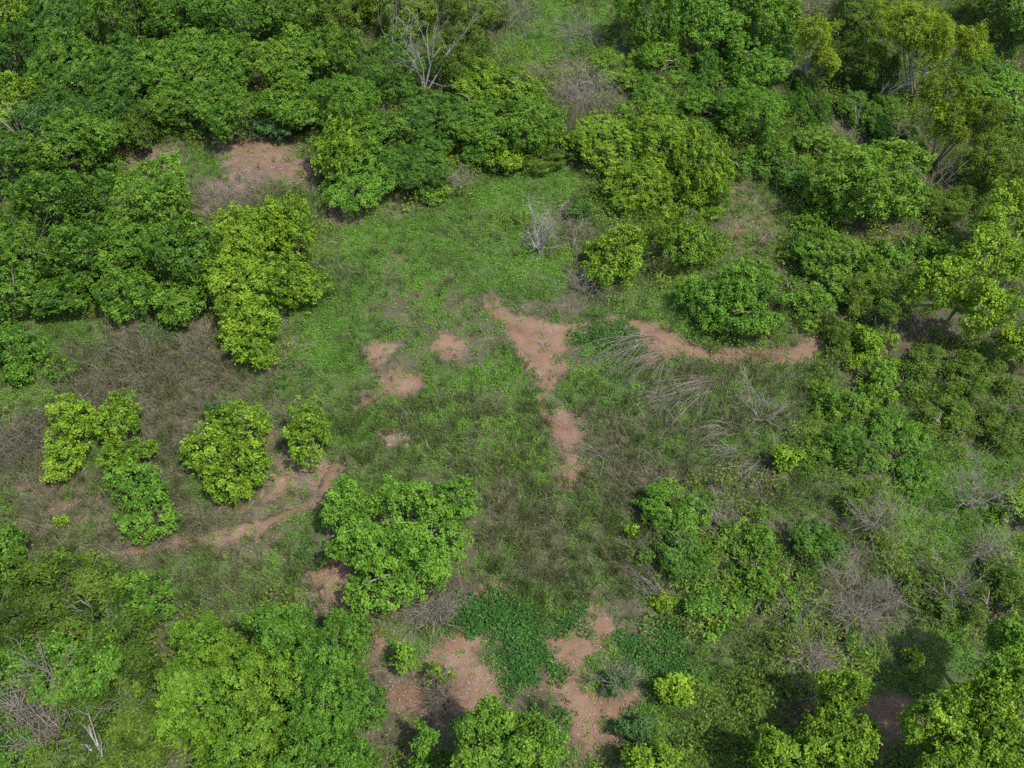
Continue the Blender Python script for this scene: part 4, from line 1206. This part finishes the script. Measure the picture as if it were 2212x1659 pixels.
bare_plant('pale upright trunk at the bottom left edge of the vine mound', (220, 1540, 250, 1640), 2.0, 3, 2, .05, 'pale', 'dead_tree', 'dead tree', flare=.3, spread=.3, kids=2, foot=(233, 1655))
bare_plant('thin pale stems behind the bottom left scrub', (215, 1285, 250, 1340), 2.2, 4, 2, .022, 'pale', flare=.5, kids=2, foot=(226, 1345))
bare_plant('pale spread twigs at the upper edge of the bottom left scrub', (130, 1220, 220, 1250), 1.3, 5, 2, .020, 'pale', flare=1.2, kids=2, foot=(180, 1265))
bare_plant('small bare twigs at the left edge of the green grass', (330, 1260, 380, 1300), 1.1, 6, 2, .014, flare=1.0)
bare_plant('bare twigs across the dark shrub left of the vine mound', (230, 1350, 330, 1430), 1.7, 5, 2, .018, 'twig', flare=.9, kids=2, foot=(265, 1440))
bare_plant('leaning pale trunk stretching from the shade at the top right', (1880, 160, 1990, 220), 3.4, 3, 3, .08, 'pale', 'dead_tree', 'dead tree', lean=(1.25, .35), flare=.25, spread=.3, kids=2, foot=(1872, 232))
bare_plant('pale dead stem in the tangled scrub at the top right', (1815, 240, 1850, 270), 1.8, 2, 2, .035, 'pale', 'dead_tree', 'dead tree', flare=.3, spread=.3, kids=2, foot=(1845, 280))
bare_plant('grey dead limbs above the weeds left of the pale tree', (1960, 370, 2080, 420), 1.8, 5, 2, .03, 'twig', flare=1.0, foot=(2010, 420))

bare_plant('dead twigs poking out of the upper left edge thicket', (40, 255, 90, 300), 3.0, 4, 2, .03, 'pale', flare=.5, kids=2, foot=(62, 330))
bare_plant('dead twigs above the grey-green shrub of the left thicket', (95, 265, 135, 300), 3.2, 4, 2, .026, 'twig', flare=.5, kids=2, foot=(112, 350))
bare_plant('dead twigs at the left edge beside the dark hollow', (-10, 360, 40, 400), 3.0, 4, 2, .028, 'pale', flare=.6, kids=2, foot=(10, 440))
bare_plant('dead twigs low in the left thicket above the weed carpet', (60, 520, 110, 560), 2.8, 4, 2, .024, 'twig', flare=.6, kids=2, foot=(85, 600))
bare_plant('thin dead stems beside the yellow-green hedge', (1540, 470, 1580, 540), 1.9, 4, 2, .018, 'twig', flare=.5, kids=2, foot=(1500, 560))
tangle('brown twig mound below the grass at the top centre', (1190, 140, 1335, 255), 1.5, 700)
tangle('brown twig heap at the top edge of the grass', (1065, -30, 1160, 55), 1.3, 420)
tangle('light grey twigs on the grass at the top', (1205, 35, 1300, 100), .8, 300)
tangle('grey twigs at the top edge between the right crowns', (1720, -40, 1810, 45), 1.2, 380)
tangle('dark twig hollow below the brown twig mound', (1195, 245, 1265, 310), .9, 260, 'dry')
tangle('pale tangle of dead vines at the bottom left', (0, 1495, 100, 1600), 1.3, 460, 'twig', width=.013)
tangle('long tail of dead vines trailing to the bottom edge', (70, 1530, 185, 1659), 1.2, 460, 'twig', width=.013)
tangle('grey brush in front of the round yellow-green bush', (1225, 575, 1330, 640), .7, 420)
tangle('brown brush mound left of the narrow yellow-green bush', (-10, 905, 90, 1000), .8, 420, 'dry')
tangle('brown brush mound behind the bush row in the dry grass', (150, 850, 230, 890), .6, 260, 'dry')
tangle('brown brush heap in the dry grass left of the hanging bush', (250, 735, 340, 800), .6, 170, 'dry')
tangle('small brown brush heap in front of the left clump', (300, 790, 370, 835), .5, 140, 'dry')
tangle('grey brush beside the hanging yellow-green bush', (380, 735, 450, 800), .5, 140, 'dry')
tangle('brown brush behind the broad bush at the edge of the litter', (440, 400, 520, 450), .6, 260)
tangle('grey brush at the foot of the ragged clearing tree', (890, 1295, 980, 1345), .6, 300)
tangle('grey low brush on the soil left of the round low shrub', (1300, 1440, 1350, 1490), .5, 220)
tangle('grey brush in the right scrub below the bright weeds', (1790, 1300, 1900, 1360), .8, 380)
tangle('grey arching brush in the lower right scrub', (1690, 1390, 1800, 1460), .7, 420)
tangle('brown brush patch above the arching brush', (1870, 1275, 1960, 1320), .6, 260)
tangle('grey brush among the weeds at the right edge', (2100, 1170, 2180, 1215), .6, 260)
tangle('brown brush beside the shrub row and the litter hollow', (1540, 1100, 1600, 1160), .5, 240)
tangle('dark brush patch left of the olive-green tree', (925, 1480, 975, 1530), .6, 240, 'dry')
tangle('grey brush right of the thin feathery twigs', (1690, 1300, 1760, 1350), .6, 240)

G9 = 'arching dry shrubs right of the clearing centre'
fan('bowed dry stems just below the red footpath', (1400, 735), (1290, 810), 42, .9, group=G9)
fan('bowed dry stems right of the first bowed shrub', (1430, 770), (1345, 850), 40, .8, group=G9)
fan('long dry stems bent over in the middle of the scrub', (1540, 820), (1390, 905), 60, .7, group=G9)
fan('short dry stems left of the long bent ones', (1455, 855), (1390, 880), 26, .6, group=G9)
fan('dry stems drooping left of the lone bright bush', (1640, 1000), (1570, 1070), 44, .8, group=G9)
fan('dry stems drooping further left of the lone bright bush', (1600, 985), (1530, 1010), 36, .8, group=G9)
fan('dry stems fanning out beside the standing grass', (1430, 1290), (1340, 1220), 44, .7, group=G9)
fan('dry stems hanging from the dark shrub row', (1375, 1160), (1410, 1230), 26, .6, group=G9)
fan('dry stems bowed over the lower right brush', (1720, 1420), (1840, 1460), 40, .7, group=G9)
fan('fan of dry stems at the right of the ragged tree foot', (1040, 1060), (1020, 1130), 20, .5, group=G9)
fan('dry stems beside the bare brown patch in the standing grass', (1300, 985), (1230, 960), 26, .6, group=G9)
fan('dry stems arching over the wide grey brush at the right', (1580, 935), (1480, 945), 30, .6, group=G9)

# ---- pale earth mound with a hollow
def earth_mound():
    c = ground_at(868, 950)
    n, m = 28, 14
    vv, tt = [], []
    for j in range(m + 1):
        u = j / m
        for i in range(n):
            a = 2 * math.pi * i / n
            rr = .52 * u * (1 + .22 * math.sin(2 * a + 1) + .12 * math.sin(5 * a)) 
            x, y = rr * math.cos(a), rr * .8 * math.sin(a)
            z = .10 * (1 - u ** 2) ** 1.3 + .03 * math.sin(9 * x + 4) * math.cos(11 * y)
            hole = math.hypot(x - .06, y + .12)
            z -= .13 * math.exp(-(hole / .11) ** 2)
            z += .05 * math.exp(-((hole - .19) / .06) ** 2) * (1 if x > 0 else .45)
            vv.append((x, y, z if j < m else -.06))
            tt.append(.35 + .5 * (x > .05) + rng.normal(0, .1))
    F = [[j * n + i, j * n + (i + 1) % n, (j + 1) * n + (i + 1) % n, (j + 1) * n + i] for j in range(m) for i in range(n)]
    o = add('earth_mound', np.array(vv), np.array(F), M['mound'], np.clip(tt, 0, 1))
    o.location = c
    o['label'], o['category'] = 'small pale earth mound with a dark hollow in the middle of the clearing', 'earth mound'


M['mound'] = bark_material('pale_earth', (0.120, 0.088, 0.066), (0.260, 0.205, 0.155), .95)
earth_mound()
